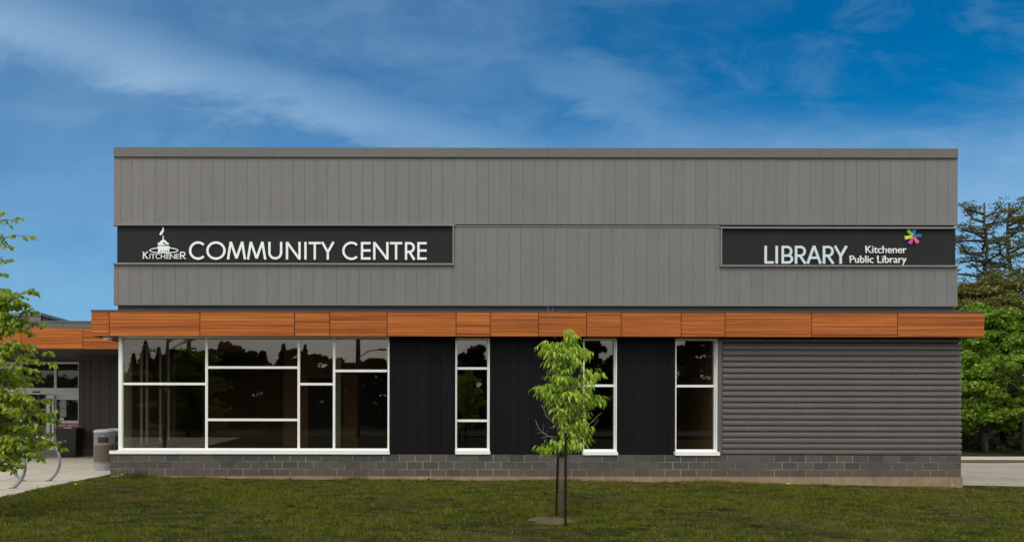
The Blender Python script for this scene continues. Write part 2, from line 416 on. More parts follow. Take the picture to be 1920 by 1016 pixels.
tag(np_mesh('ground', V, F, M['ground'], smooth=True), kind='structure')

def edge_x(y):      # the lawn's left edge against the pavement
    return np.interp(y, [-22, -4.4, -2.4, 0.4, 2], [-7.5, -7.42, -7.30, -6.95, -6.9])
mb = MB()
ye = np.linspace(-22, .5, 60); ex = edge_x(ye)+np.sin(ye*3.1)*.012
for i in range(len(ye)-1):
    x0, x1 = float(ex[i]), float(ex[i+1]); y0, y1 = float(ye[i]), float(ye[i+1])
    mb.add([(-60, y0, .075), (x0, y0, .075), (x1, y1, .075), (-60, y1, .075), (x0, y0, -.05), (x1, y1, -.05)], [(0, 1, 2, 3), (1, 4, 5, 2)])
mb.add([(-60, .5, .075), (-6.9, .5, .075), (-6.9, 4, .06), (-60, 4, .06)], [(0, 1, 2, 3)])
mb.add([(-60, 4, .06), (-6.9, 4, .06), (-6.9, 12.5, .012), (-60, 12.5, .012)], [(0, 1, 2, 3)])
tag(mb.build('pavement', M['concrete']), kind='structure')
mb = MB()
for xj in (-8.9, -10.6, -12.3): mb.box(xj-.006, xj+.006, -20, .49, .0765, .0785)
for yj in (-10.5, -8.7, -6.9, -5.1, -3.3, -1.5): mb.box(-30, -7.6, yj-.006, yj+.006, .0765, .0785)
tag(mb.build('pavement_joints', M['soil']), kind='structure')
# right hand side: worn lot, dry strip, sidewalk
mb = MB()
n = 40
for i in range(n):
    x0, x1 = 14.9+i*(75-14.9)/n, 14.9+(i+1)*(75-14.9)/n
    f = lambda x: .55+.10*math.sin(x*1.7)+.05*math.sin(x*4.1)-.22*max(0, x-15)
    mb.add([(x0, max(f(x0), -2.2), -.188), (x1, max(f(x1), -2.2), -.188), (x1, 8.3, -.188), (x0, 8.3, -.188)], [(0, 1, 2, 3)])
tag(mb.build('parking_lot', M['lot']), kind='structure')
mb = MB(); mb.box(15.2, 75, 9.0, 11.2, -.3, -.17); tag(mb.build('sidewalk', M['sidewalk']), kind='structure')
mb = MB(); 
for i in range(40):
    x0 = 15.2+i*1.2; mb.add([(x0, 8.2-.3*math.sin(i*1.3), -.186), (x0+1.2, 8.2-.3*math.sin((i+1)*1.3), -.186), (x0+1.2, 8.65, -.12), (x0, 8.65, -.12), (x0+1.2, 9.0, -.17), (x0, 9.0, -.17)], [(0, 1, 2, 3), (3, 2, 4, 5)])
tag(mb.build('verge', M['soil']), kind='structure')
mb = MB(); mb.box(-200, 200, -34, -26, -.3, .02); tag(mb.build('road', M['road']), kind='structure')

# ------------------------------------------------------------------ the building
B = empty('community_building', (0, 0, 0), 'long two tone grey and black community building with a wood grain band above its windows', 'building')
XL, XR = PX(213), PX(1795)
core_l, core_r = PX(219), PX(1791)
ZT = PZ(277)
# solid upper volume (behind the cladding)
mb = MB(); mb.box(core_l, core_r, .07, 20, PZ(585), PZ(279)); mb.build('upper_core', M['dark'], B)
# ground floor shell
mb = MB()
ztop = PZ(585)-.004
mb.box(PX(729), PX(855), .14, .34, .0, ztop); mb.box(PX(919), PX(1094), .14, .34, .0, ztop); mb.box(PX(1157), PX(1267), .14, .34, .0, ztop)
mb.box(PX(1345), PX(1800), .06, .34, .0, ztop)
mb.box(PX(1800)-.25, PX(1800)-.003, .345, 20, .0, ztop)
mb.box(-6.6, PX(1790), 19.7, 19.99, .0, ztop)
mb.box(-6.6, -6.4, 4.6, 19.69, .0, ztop)
for a, b in ((855, 919), (1094, 1157), (1267, 1345)): mb.box(PX(a)+.002, PX(b)-.002, .16, .33, -.1, PZ(850))
mb.build('shell_wall', M['core'], B)
mb = MB(); mb.box(-6.38, 14.5, .36, 19.6, .0, .52); mb.build('interior_floor', M['interior_floor'], B)
mb = MB()
mb.box(-6.38, 14.5, 8.2, 8.3, .53, 3.6); mb.box(-6.38, 14.5, .36, 8.19, 3.62, 3.7)
mb.box(.45, .6, .36, 8.19, .53, 3.6); mb.box(PX(1350), PX(1350)+.1, .36, 8.19, .53, 3.6)
mb.box(-3.0, .44, 5.0, 5.1, .53, 3.6)
mb.build('interior_wall', M['interior'], B)
for a_ in ((-2.2, -1.1, 4.95, 4.995, .53, 2.75), (-.6, .35, 4.95, 4.995, .53, 2.9), (3.0, 3.9, 8.14, 8.195, .53, 2.6)):
    mb = MB(); mb.box(*a_); mb.build('interior_door', M['dark'], B)

# grey cladding boards
def boards(mb, px0, px1, pya, pyb, y0=0.0, y1=.065, pitch=21.55, start=None, gap=.38, skip=()):
    x = px0 if start is None else start
    cuts = [px0]
    while x < px1-3:
        if x > px0+3: cuts.append(x)
        x += pitch
    cuts.append(px1)
    for a, b in zip(cuts[:-1], cuts[1:]):
        e0 = gap/2 if a != px0 else 0; e1 = gap/2 if b != px1 else 0
        mb.pbox(a+e0, pya, b-e1, pyb, y0, y1)
mb = MB()
boards(mb, 213, 1795, 296.2, 420.5, start=226)
boards(mb, 851.45, 1351.35, 425.0, 571, start=858.6+9)
boards(mb, 213, 851.15, 497, 571, start=221)
boards(mb, 1351.7, 1795, 499, 571, start=1365)
# side cladding
for a, b in ((296.2, 420.5), (499, 571)):
    for k in range(60):
        y0 = .08+k*.33; mb.box(XL, core_l-.003, y0, y0+.322, PZ(b), PZ(a)); mb.box(core_r+.003, XR, y0, y0+.322, PZ(b), PZ(a))
mb.build('grey_cladding', M['clad'], B)
# roof cap flashing
mb = MB()
cuts = [212.5, 345, 515, 686, 858, 1027, 1197, 1367, 1538, 1709, 1796]
for a, b in zip(cuts[:-1], cuts[1:]): mb.pbox(a, 277, b-.35, 294.5, -.05, .12)
mb.pbox(212.5, 293.6, 1796, 295.7, -.025, .1)
mb.box(XL-.02, core_l, .13, 20.05, PZ(295.7), ZT); mb.box(core_r, XR+.02, .13, 20.05, PZ(295.7), ZT)
mb.box(core_l+.003, core_r-.003, .13, 20.05, PZ(279)+.003, ZT-.05)
mb.build('cap_flashing', M['flash'], B)
mb = MB()
mb.pbox(211, 420.0, 853, 423.2, -.06, .06); mb.pbox(1350, 424.2, 1796, 427.2, -.06, .06); mb.pbox(853.5, 422.6, 1349.6, 424.6, -.02, .06)
mb.pbox(211, 493.2, 851, 496.4, -.07, .06); mb.pbox(1350.5, 495.5, 1797.5, 498.6, -.07, .06)
mb.pbox(848.2, 423.4, 850.6, 493.0, -.05, .06); mb.pbox(1351.4, 427.4, 1353.6, 495.2, -.05, .06)
mb.pbox(213, 571.3, 1795, 572.8, -.02, .068)
mb.build('edge_trim', M['rail'], B)

# wood grain band with its soffit
YF = -.45
mb = MB(); cuts = [171, 204.5, 374.5, 552, 618, 725.5, 855, 919, 1009.5, 1099.5, 1164.5, 1277, 1359.5, 1521.5, 1682.5, 1845]
for a, b in zip(cuts[:-1], cuts[1:]):
    mb.pbox(a+(.75 if a != 171 else 0), 583.2, b-(.75 if b != 1845 else 0), 630, YF, YF+.03)
xf0, xf1 = PX(171, YF), PX(1845, YF); zf0, zf1 = PZ(630, YF), PZ(582.5, YF)
for k in range(3): mb.box(xf0, xf0+.03, YF+.035+k*1.45, YF+1.47+k*1.45, zf0, PZ(583.2, YF))
for k in range(9): mb.box(xf1-.03, xf1, YF+.035+k*2.2, YF+2.22+k*2.2, zf0, PZ(583.2, YF))
mb.build('wood_band', M['wood'], B)
mb = MB()
mb.box(xf0+.035, xf1-.035, YF+.035, .055, zf0+.03, zf1-.03)
mb.box(xf0-.012, xf1+.012, YF-.012, .05, zf1-.028, zf1+.012)
mb.box(xf0-.012, PX(219)-.02, .051, 4.0, zf1-.028, zf1+.012)
mb.box(PX(1800)+.01, xf1-.035, .056, 19.5, zf0+.03, zf1-.03)
mb.box(xf0+.035, -6.63, .056, 3.9, zf0+.03, zf1-.03)
mb.build('band_soffit', M['soffit'], B)
mb = MB(); mb.box(xf0+.003, xf1-.003, YF+.005, YF+.034, zf0+.004, zf0+.012); mb.build('band_edge', M['dark'], B)

# black board walls
for a, b in ((729.5, 853.5), (919.5, 1093.5), (1157, 1266.5)):
    mb = MB(); boards(mb, a, b, 628, 848.6, 0, .06, 21.8, a+10, .5)
    mb.pbox(a, 849, b, 851.5, -.05, .1)
    o = mb.build('black_wall_panel', M['black'], B)

# windows
ZS = PZ(630)
def window(px0, px1, pyt, pyb, mulls, trans, recess, sill, jamb=(1.6, 1.6), depth=.16):
    """px positions on the wall plane; mulls: vertical bars; trans: (px0, px1, py) horizontal bars"""
    fr = MB(); yg = recess
    # outer liner
    fr.pbox(px0, pyt, px0+jamb[0], pyb, -.03, yg+.05); fr.pbox(px1-jamb[1], pyt, px1, pyb, -.03, yg+.05)
    fr.pbox(px0+jamb[0]+.05, pyt, px1-jamb[1]-.05, pyt+2.2, -.028, yg+.05)
    fr.pbox(px0+jamb[0]+.05, pyb-2.2, px1-jamb[1]-.05, pyb, -.028, yg+.05)
    x0, x1 = PX(px0+jamb[0]), PX(px1-jamb[1]); za, zb = PZ(pyb-2.2), PZ(pyt+2.2)
    t = .026
    fr.box(x0, x0+t, yg-.035, yg+.045, za, zb); fr.box(x1-t, x1, yg-.035, yg+.045, za, zb)
    fr.box(x0+t, x1-t, yg-.034, yg+.045, zb-t, zb); fr.box(x0+t, x1-t, yg-.034, yg+.045, za, za+t)
    for mx in mulls: fr.box(PX(mx, yg-.035)-.031, PX(mx, yg-.035)+.031, yg-.033, yg+.045, za+t, zb-t)
    for a, b, py in trans:
        z = PZ(py, yg-.035); fr.box(PX(a, yg-.035)+.031, PX(b, yg-.035)-.031, yg-.031, yg+.045, z-.031, z+.031)
    f = fr.build('window', M['white'], B)
    # black gasket lines and the panes
    g = MB(); g.box(x0+.02, x1-.02, yg+.006, yg+.012, za+.01, zb-.01)
    p = link('pane', g_mesh(x0+.02, x1-.02, yg+.005, za+.01, zb-.01), M['glass'], f)
    s = MB(); s.pbox(sill[0], sill[1], sill[2], sill[3], -.14, yg-.036); s.build('sill', M['white'], f)
    return f
def g_mesh(x0, x1, y, z0, z1):
    me = bpy.data.meshes.new('pane'); me.from_pydata([(x0, y, z0), (x1, y, z0), (x1, y, z1), (x0, y, z1)], [], [(0, 1, 2, 3)]); return me
wb = window(222, 730, 630.5, 844.5, [387, 560, 626.3], [(222, 387, 720), (387, 560, 689), (387, 560, 787), (560, 626.3, 720), (626.3, 728, 695)], .05,
            (205, 845.5, 731, 851.2), (6.2, 1.4))
w2 = window(854, 918, 633, 844, [], [(855, 919, 690), (855, 919, 788)], .10, (854, 844.6, 919.5, 851))
w3 = window(1093.8, 1156.5, 633, 845.5, [], [(1094, 1158, 722)], .10, (1094, 846, 1159, 852))
w4 = window(1266.6, 1345, 633, 845.5, [], [(1267, 1347, 722.5)], .10, (1267, 846, 1350, 852.6))
# the corner window's return along the left side of the building
fr = MB(); zA, zB = PZ(844), PZ(631)
xs_ = -6.62
for yv in (.12, 1.75, 2.25, 3.6, 4.5): fr.box(xs_, xs_+.07, yv, yv+.07, zA, zB)
fr.box(xs_-.002, xs_+.072, .12, 4.6, zB-.05, zB+.01); fr.box(xs_-.002, xs_+.072, .12, 4.6, zA-.06, zA+.03); fr.box(xs_+.002, xs_+.068, .2, 4.5, PZ(720)-.03, PZ(720)+.03)
f = fr.build('window', M['sideframe'], B); f['label'] = 'side window round the left corner'
me = bpy.data.meshes.new('pane'); me.from_pydata([(xs_+.03, .2, zA), (xs_+.03, 4.5, zA), (xs_+.03, 4.5, zB), (xs_+.03, .2, zB)], [], [(0, 1, 2, 3)])
link('pane', me, M['glass'], f)
s = MB(); s.box(xs_-.14, xs_-.004, .08, 4.6, zA-.12, zA-.02); s.build('sill', M['white'], f)
# a pale blind and bright posts inside the corner window
for p0, nk in ((236, 9), (628, 7)):
    mb = MB()
    for k in range(nk): mb.box(PX(p0, .6)+k*.023, PX(p0, .6)+k*.023+.0235, .45+.006*(k % 3), .47+.006*(k % 3), .55, 3.55)
    mb.build('window_blind', M['curtain'], B)

# grey trim and corrugated siding
mb = MB(); mb.pbox(1345.4, 631, 1354.5, 851, -.035, .05); mb.build('corner_trim', M['trimgrey'], B)
mb = MB()
pr = []; z = PZ(850.5, -.05); pitch = .1492; k = 0
ztopc = PZ(639, -.05)
while z+pitch < ztopc+.02:
    pr += [(-.004, z), (-.074, z+.016), (-.076, z+.076), (-.068, z+.096), (-.046, z+.112), (-.010, z+.122), (-.004, z+.1492-.0005)]
    z += pitch
x0c, x1c = PX(1354.8, -.05), PX(1802, -.05); xm = PX(1757, -.05)
for a, b, dy in ((x0c, xm-.001, 0), (xm+.001, x1c, -.003)):
    vs = [(a, y+dy, zz) for y, zz in pr]+[(b, y+dy, zz) for y, zz in pr]; n = len(pr)
    vs += [(a, .05, zz) for y, zz in pr]+[(b, .05, zz) for y, zz in pr]
    fs = [(i, i+n, i+n+1, i+1) for i in range(n-1)]
    fs += [(i+n, i+3*n, i+3*n+1, i+n+1) for i in range(n-1)]+[(i+2*n, i, i+1, i+2*n+1) for i in range(n-1)]
    mb.add(vs, fs)
# side return of the same siding
vs = [(x1c+y+.012, .051, zz) for y, zz in [(-q[0]-.076, q[1]) for q in pr]]; n = len(vs)
vs2 = [(x, 20, zz) for x, _, zz in vs]; mb.add(vs+vs2, [(i, i+n, i+n+1, i+1) for i in range(n-1)])
mb.pbox(1354.8, 632, 1802, 639.4, -.03, .05)
mb.build('corrugated_siding', M['corr'], B)

# block plinth
mb = MB(); YB = -.1
rows = [(851.7, 864.4), (865.4, 878.4), (879.4, 892.2)]
for ri, (a, b) in enumerate(rows):
    x = 207+(-14.7 if ri == 1 else 0)-(14.7 if ri != 1 else 0)
    off = 14.65 if ri != 1 else 29.3
    c = [207]; q = 207+off
    while q < 1795: c.append(q); q += 29.3
    c.append(1802)
    for p, q in zip(c[:-1], c[1:]):
        j = random.uniform(-.002, .002)
        mb.pbox(p+(.62 if p != 207 else 0), a, q-(.62 if q != 1802 else 0), b, YB+j, YB+.09)
# plinth continues round both sides
for ri, (a, b) in enumerate(rows):
    for k in range(11):
        y0 = YB+.095+k*.4+(.2 if ri == 1 else 0); mb.box(PX(207, YB), PX(207, YB)+.1, y0, y0+.39, PZ(b, YB), PZ(a, YB))
    for k in range(49):
        y0 = YB+.095+k*.4+(.2 if ri == 1 else 0); mb.box(PX(1802, YB)-.1, PX(1802, YB), y0, y0+.39, PZ(b, YB), PZ(a, YB))
bl = mb.build('block_plinth', M['block'], B)
mb = MB(); mb.pbox(207.6, 851.9, 1801.4, 893, YB+.006, .13); mb.box(PX(207, YB)+.006, PX(207, YB)+.11, .14, 4.5, PZ(893), PZ(852)); mb.box(PX(1802, YB)-.11, PX(1802, YB)-.006, .14, 19.9, PZ(893), PZ(852))
mb.build('mortar', M['mortar'], B)
mb = MB(); mb.box(PX(207, YB), PX(1802, YB)+.02, YB-.03, .1, -.6, PZ(892.4, YB)); mb.box(PX(1802, YB)-.1, PX(1802, YB)+.02, .101, 20, -.6, PZ(892.4, YB)); mb.build('foundation', M['found'], B)

# ---- entrance wing, set back on the left
YC = 3.95
zc0, zc1 = PZ(654.5, YC), PZ(615.5, YC); ztopw = PZ(602.5, YC)
mb = MB()
for a, b in ((-340, -190), (-190, -75), (-75, 40), (40, 155), (155, 262)):
    mb.pbox(a+.5, 616, b-.5, 654.5, YC, YC+.03)
mb.build('wood_band', M['wood'], B)['label'] = 'wood band over the recessed entrance'
xl = PX(-340, YC)
mb = MB(); mb.box(xl, -6.65, YC+.035, 20, zc0+.02, zc1-.002); mb.box(xl, -6.65, YC+.3, 20, zc1, ztopw-.02); mb.build('entrance_roof', M['soffit'], B)
mb = MB()
for a, b in ((-340, -100), (-100, 118), (118, 219)): mb.pbox(a, 603, b-.4, 615.6, YC-.01, YC+.29)
mb.pbox(-340, 602.2, 219, 604.6, YC-.035, YC+.28)
mb.build('entrance_cap_flashing', M['flash'], B)
YW = 7.8; zs = zc0+.02
mb = MB(); c = [147, 158, 170, 188, 206, 224, 242, 262]
for a, b in zip(c[:-1], c[1:]): mb.box(PX(a+.4, YW), PX(b-.4, YW), YW, YW+.05, PZ(844.5, YW), zs)
mb.build('entrance_wall_cladding', M['brownwall'], B)
mb = MB(); mb.box(PX(147.3, YW), -6.7, YW+.055, YW+.3, 0, zs); mb.box(PX(147.3, YW), PX(147.3, YW)+.3, YW+.301, 19.9, 0, zs); mb.build('entrance_wall_core', M['dark'], B)
mb = MB()
for ri in range(2):
    c = [147, 158+8*ri, 174+8*ri, 190+8*ri, 206+8*ri, 222+8*ri, 245]
    for a, b in zip(c[:-1], c[1:]): mb.box(PX(a, YW)+.004, PX(b, YW)-.004, YW-.06, YW+.03, .015+.135*ri, .143+.135*ri)
mb.build('entrance_block_plinth', M['block'], B)
mb = MB()   # louvred vent
for k in range(6): mb.pbox(194, 671.5+k*1.9, 216, 672.7+k*1.9, YW-.03, YW-.002)
mb.pbox(193, 670.3, 217, 671.2, YW-.035, YW-.002); mb.pbox(193, 682.9, 217, 683.8, YW-.035, YW-.002)
mb.build('vent_grille', M['brownwall'], B)
# entrance glazing
YE = 11.4
def e(px): return PX(px, YE)
def ez(py): return PZ(py, YE)
zfl = .02
fr = MB()
fr.box(e(-150), -10.8, YE-.05, YE+.08, ez(683), ez(679.5)); fr.box(e(-150), -10.8, YE-.06, YE+.08, ez(740), ez(728))
for px in (104.5, 40, -20, -80, -140): fr.box(e(px)-.05, e(px)+.05, YE-.052, YE+.081, zfl, zs)
fr.box(e(147), -10.8, YE-.04, YE+.06, zfl, zs)
fr.box(e(104), e(147), YE-.04, YE+.07, ez(750), ez(740)-.001); fr.box(e(104), e(147), YE-.04, YE+.07, ez(795), ez(789))
fr.box(e(104), e(147), YE-.04, YE+.07, zfl, ez(805))
f = fr.build('entrance_window', M['white'], B)
link('pane', g_mesh(e(-150), -10.8, YE+.02, zfl, zs), M['glass_door'], f)
dr = MB()
dr.box(e(90), e(96.5), YE-.16, YE-.1, zfl+.02, ez(741)); dr.box(e(100), e(104), YE-.16, YE-.1, zfl+.02, ez(741))
dr.box(e(96.5), e(100), YE-.16, YE-.1, ez(747), ez(741)); dr.box(e(96.5), e(100), YE-.16, YE-.1, zfl+.02, ez(822)); dr.box(e(96.5), e(100), YE-.16, YE-.1, ez(796), ez(790))
d = dr.build('door', M['white'], B); d['label'] = 'open sliding entrance door leaf with white frame'
link('pane', g_mesh(e(96.5), e(100), YE-.13, ez(822), ez(747)), M['glass_door'], d)
s = MB(); s.box(e(62), e(77), YE-.09, YE-.061, ez(737), ez(734.5)); s.build('door_sensor', M['dark'], B)
# lobby
mb = MB(); mb.box(-24, -10.9, 17, 17.2, 0, zs); mb.box(-24, -10.9, YE+.1, 17, .013, .02); mb.build('lobby_wall', M['dark'], B)
mb = MB()
for px in (72, 85): mb.box(PX(px, 14)-.03, PX(px, 14)+.03, 14, 14.06, .02, 2.4)
mb.build('lobby_door_frame', M['white'], B)
# rooftop plant screen
SC = empty('rooftop_screen', (-16, 11, ztopw), 'grey ribbed plant screen on the roof above the entrance', 'roof screen')
xr = PX(76, 10.8); zt = PZ(587.5, 10.8)
mb = MB(); mb.box(xr-9, xr-.05, 10.85, 14.35, ztopw-.01, zt-.03); mb.build('screen_body', M['flash'], SC)
mb = MB()
for k in range(12): mb.box(xr-.045, xr, 11.05+k*.28, 11.18+k*.28, ztopw, zt-.12)
for k in range(32): mb.box(xr-.75-k*.28, xr-.62-k*.28, 10.8, 10.849, ztopw, zt-.12)
mb.box(xr-.55, xr, 10.78, 10.849, ztopw, zt-.12)
mb.build('louvre', M['clad'], SC)
mb = MB(); mb.box(xr-9, xr+.04, 10.74, 14.4, zt-.119, zt); mb.build('screen_cap', M['rail'], SC)

# ------------------------------------------------------------------ lettering
def arc(cx, cz, rx, rz, a0, a1, n=28):
    return [(cx+rx*math.cos(R(a0+(a1-a0)*i/n)), cz+rz*math.sin(R(a0+(a1-a0)*i/n))) for i in range(n+1)]
def glyph(mb, ch, x0, x1, z0, z1, w, yf, yb, serif=False):
    W, H = x1-x0, z1-z0; h = w/2; S = []
    if ch in 'CO':
        if ch == 'O': S = [arc((x0+x1)/2, (z0+z1)/2, W/2-h, H/2-h+.02*H, 90, 450, 44)]
        else:
            r = H/2-h+.02*H; S = [arc(x0+r+h, (z0+z1)/2, r, r, 46, 314, 34)]
            if serif or W < H*.7: S = [arc(x0+W*.55, (z0+z1)/2, W*.55-h, r, 48, 312, 30)]
    elif ch == 'M': S = [[(x0+h*.9, z0), (x0+W*.2, z1)], [(x0+W*.2, z1-.0), (x0+W*.5, z0+.06*H)], [(x0+W*.5, z0+.06*H), (x0+W*.8, z1)], [(x0+W*.8, z1), (x1-h*.9, z0)]]
    elif ch == 'U': S = [[(x0+h, z1)]+arc((x0+x1)/2, z0+W/2, W/2-h, W/2-h, 180, 360, 20)+[(x1-h, z1)]]
    elif ch == 'N': S = [[(x0+h, z0), (x0+h, z1)], [(x0+h*1.1, z1-.03*H), (x1-h*1.1, z0+.03*H)], [(x1-h, z0), (x1-h, z1)]]
    elif ch == 'I': S = [[(x0+W/2, z0), (x0+W/2, z1)]]
    elif ch == 'T': S = [[(x0+W/2, z0), (x0+W/2, z1-w)], [(x0, z1-h), (x1, z1-h)]]
    elif ch == 'Y': S = [[((x0+x1)/2, z0), ((x0+x1)/2, z0+H*.45)], [(x0+h, z1), ((x0+x1)/2, z0+H*.42)], [(x1-h, z1), ((x0+x1)/2, z0+H*.42)]]
    elif ch == 'E': S = [[(x0+h, z0), (x0+h, z1)], [(x0+w, z1-h), (x1, z1-h)], [(x0+w, z0+H*.52), (x1, z0+H*.52)], [(x0+w, z0+h), (x1, z0+h)]]
    elif ch == 'L': S = [[(x0+h, z0), (x0+h, z1)], [(x0+w, z0+h), (x1, z0+h)]]
    elif ch == 'A': S = [[(x0+h, z0), (x0+W/2, z1)], [(x0+W/2, z1), (x1-h, z0)], [(x0+W*.24, z0+H*.33), (x1-W*.24, z0+H*.33)]]
    elif ch == 'K': S = [[(x0+h+.1*W, z0), (x0+h+.1*W, z1)], [(x0+w, z0+H*.45), (x1-W*.12, z1)], [(x0+W*.35, z0+H*.58), (x1-h, z0)]]
    elif ch == 'H': S = [[(x0+h+.08*W, z0), (x0+h+.08*W, z1)], [(x1-h-.08*W, z0), (x1-h-.08*W, z1)], [(x0+w, z0+H*.5), (x1-w, z0+H*.5)]]
    elif ch in 'RB':
        rb = H*.27-h*.4; S = [[(x0+h, z0), (x0+h, z1)], [(x0+w, z1-h)]+arc(x1-(h+rb)*1.12, z1-h-rb, rb, rb, 90, -90, 18)+[(x0+w, z1-h-2*rb)]]
        if ch == 'R': S.append([(x0+W*.42, z1-h-2*rb), (x1-h, z0)])
        else:
            zz = z1-h-2*rb; r2 = (zz-z0-h)/2; S.append([(x0+w, zz)]+arc(x1-h-r2, z0+h+r2, r2, r2, 90, -90, 18)+[(x0+w, z0+h)])
    for i, st in enumerate(S): mb.ribbon(st, w, yf-.0015*i, yb)
    if serif:
        feet = {'K': [.12, .9], 'I': [.5], 'T': [.5], 'H': [.15, .85], 'N': [.1], 'E': [.2], 'R': [.15, .95]}.get(ch, [])
        for k, q in enumerate(feet):
            mb.box(x0+W*q-w*.85, x0+W*q+w*.85, yf-.009-.001*k, yb, z0, z0+w*.3)
            if ch in 'KINH' and not (ch == 'N'): mb.box(x0+W*q-w*.8, x0+W*q+w*.8, yf-.009-.001*k, yb, z1-w*.3, z1)
def text(name, s, px0, px1, py_base, cap_px, Yf, depth, m_, parent, thick=0.0):
    cu = bpy.data.curves.new(name, 'FONT'); cu.body = s; cu.size = 1; cu.extrude = .5; cu.offset = thick; cu.resolution_u = 4
    o = bpy.data.objects.new(name, cu); col.objects.link(o); bpy.context.view_layer.update()
    me = bpy.data.meshes.new_from_object(o.evaluated_get(bpy.context.evaluated_depsgraph_get())); col.objects.unlink(o); bpy.data.objects.remove(o)
    co = np.empty(len(me.vertices)*3, dtype=np.float32); me.vertices.foreach_get('co', co); co = co.reshape(-1, 3)
    x0, x1 = PX(px0, Yf), PX(px1, Yf); k = (x1-x0)/(co[:, 0].max()-co[:, 0].min())
    kz = (PZ(py_base-cap_px, Yf)-PZ(py_base, Yf))/.72
    out = np.stack([x0+(co[:, 0]-co[:, 0].min())*k, Yf+(.5-co[:, 2])*depth, PZ(py_base, Yf)+co[:, 1]*kz], 1)
    me.vertices.foreach_set('co', out.astype(np.float32).ravel()); me.update(); me.materials.clear()
    return link(name, me, m_, parent)

YS = .035; YT = .0     # face of the sign panel, face of its letters
S1 = empty('wall_sign', (PX(530), 0, PZ(458)), 'long charcoal sign reading COMMUNITY CENTRE beside a white tower emblem', 'sign')
mb = MB(); mb.pbox(219.2, 422.2, 848.3, 493.8, YS, .068); mb.build('sign_panel', M['signblack'], S1)
mb = MB(); zt_, zb_ = PZ(453.8, YT), PZ(486.8, YT)
sp = [('C', 55, 172), ('O', 185, 330), ('M', 340, 483), ('M', 490, 635), ('U', 650, 755), ('N', 782, 893), ('I', 918, 940), ('T', 953, 1045), ('Y', 1045, 1148),
      ('C', 1205, 1322), ('E', 1345, 1418), ('N', 1437, 1552), ('T', 1563, 1655), ('R', 1675, 1755), ('E', 1768, 1838)]
for ch, a, b in sp:
    mb = MB(); glyph(mb, ch, PX(340+a/4, YT), PX(340+b/4, YT), zb_, zt_, 4.3/73, YT, YS-.004); mb.build('letter', M['letter'], S1)
def q(zx, zy): return (PX(250+zx/12.7, YT), PZ(420+zy/12.7, YT))
em = MB()
em.poly([q(*p) for p in ((688, 90), (718, 92), (718, 190), (695, 215), (680, 255), (640, 272), (612, 262), (636, 205), (682, 150))], YT, YS-.004)
em.poly([q(*p) for p in ((690, 285), (712, 285), (712, 395), (690, 395))], YT+.003, YS-.004)
em.poly([q(*p) for p in ((578, 445), (602, 445), (612, 462), (640, 415), (690, 385), (752, 390), (790, 440), (842, 470), (830, 500), (800, 500), (765, 480), (745, 512), (640, 512), (590, 520), (580, 500))], YT, YS-.004)
em.poly([q(*p) for p in ((562, 548), (600, 530), (840, 530), (868, 550), (850, 600), (848, 650), (830, 690), (800, 694), (580, 690), (582, 570))], YT-.002, YS-.004)
em.ribbon([q(720+335*math.cos(t*math.pi/24), 635-62*math.sin(t*math.pi/24)) for t in range(49)], 20/12.7/73, YT+.002, YS-.004)
zk0, zk1, zk2 = q(0, 838)[1], q(0, 668)[1], q(0, 720)[1]
ser = [('K', 210, 350, 1), ('I', 368, 408, 0), ('T', 412, 515, 0), ('C', 525, 640, 0), ('H', 640, 762, 0), ('E', 785, 870, 0), ('N', 872, 990, 0), ('E', 1005, 1090, 0), ('R', 1108, 1240, 1)]
for ch, a, b, big_ in ser: glyph(em, ch, q(a, 0)[0], q(b, 0)[0], zk0, zk1 if big_ else zk2, (24 if big_ else 15)/12.7/73, YT-.004, YS-.004, True)
em.build('emblem', M['letter'], S1)
em = MB()
em.poly([(q(725, 465)[0]+.025*math.cos(t*math.pi/8), q(725, 465)[1]+.025*math.sin(t*math.pi/8)) for t in range(16)], YT-.006, YT-.003)
for a in (650, 705, 757, 808): em.poly([q(a-6, 630), q(a+6, 630), q(a+6, 684), q(a-6, 684)], YT-.006, YT-.003)
em.poly([q(600, 516), q(835, 516), q(835, 526), q(600, 526)], YT-.006, YT-.003)
em.build('emblem_detail', M['signblack'], S1)

S2 = empty('wall_sign', (PX(1570), 0, PZ(462)), 'charcoal sign reading LIBRARY and Kitchener Public Library with a six coloured star burst', 'sign')
mb = MB(); mb.pbox(1353.3, 426.2, 1791, 496.2, YS, .068); mb.build('sign_panel', M['signblack'], S2)
mb = MB(); zt_, zb_ = PZ(459.7, YT), PZ(493, YT)
for ch, a, b in (('L', 80, 182), ('I', 202, 232), ('B', 272, 400), ('R', 422, 552), ('A', 552, 722), ('R', 737, 865), ('Y', 858, 1015)):
    mb = MB(); glyph(mb, ch, PX(1420+a/6, YT), PX(1420+b/6, YT), zb_, zt_, 4.3/73, YT, YS-.004); mb.build('letter', M['letterblue'], S2)
text('small_lettering', 'Kitchener', 1623, 1699.5, 473, 14.4, YT, .03, M['letter'], S2, .001)
text('small_lettering', 'Public Library', 1593.3, 1699.5, 491.3, 14.4, YT, .03, M['letter'], S2, .001)
for i, (ang, cn) in enumerate(((78, 'p_blue'), (8, 'p_navy'), (-52, 'p_pink'), (-112, 'p_magenta'), (192, 'p_yellow'), (131, 'p_green'))):
    cx, cz = PX(1711.5, YT), PZ(441.5, YT); a = R(ang); d = (math.cos(a), math.sin(a)); n_ = (-d[1], d[0])
    pts = [(cx+d[0]*r_+n_[0]*h_, cz+d[1]*r_+n_[1]*h_) for r_, h_ in ((.02, -.028), (.215, -.050), (.205, .046), (.02, .028))]
    em = MB(); em.poly(pts, YT-.002*i, YS-.004); em.build('star_petal', M[cn], S2)

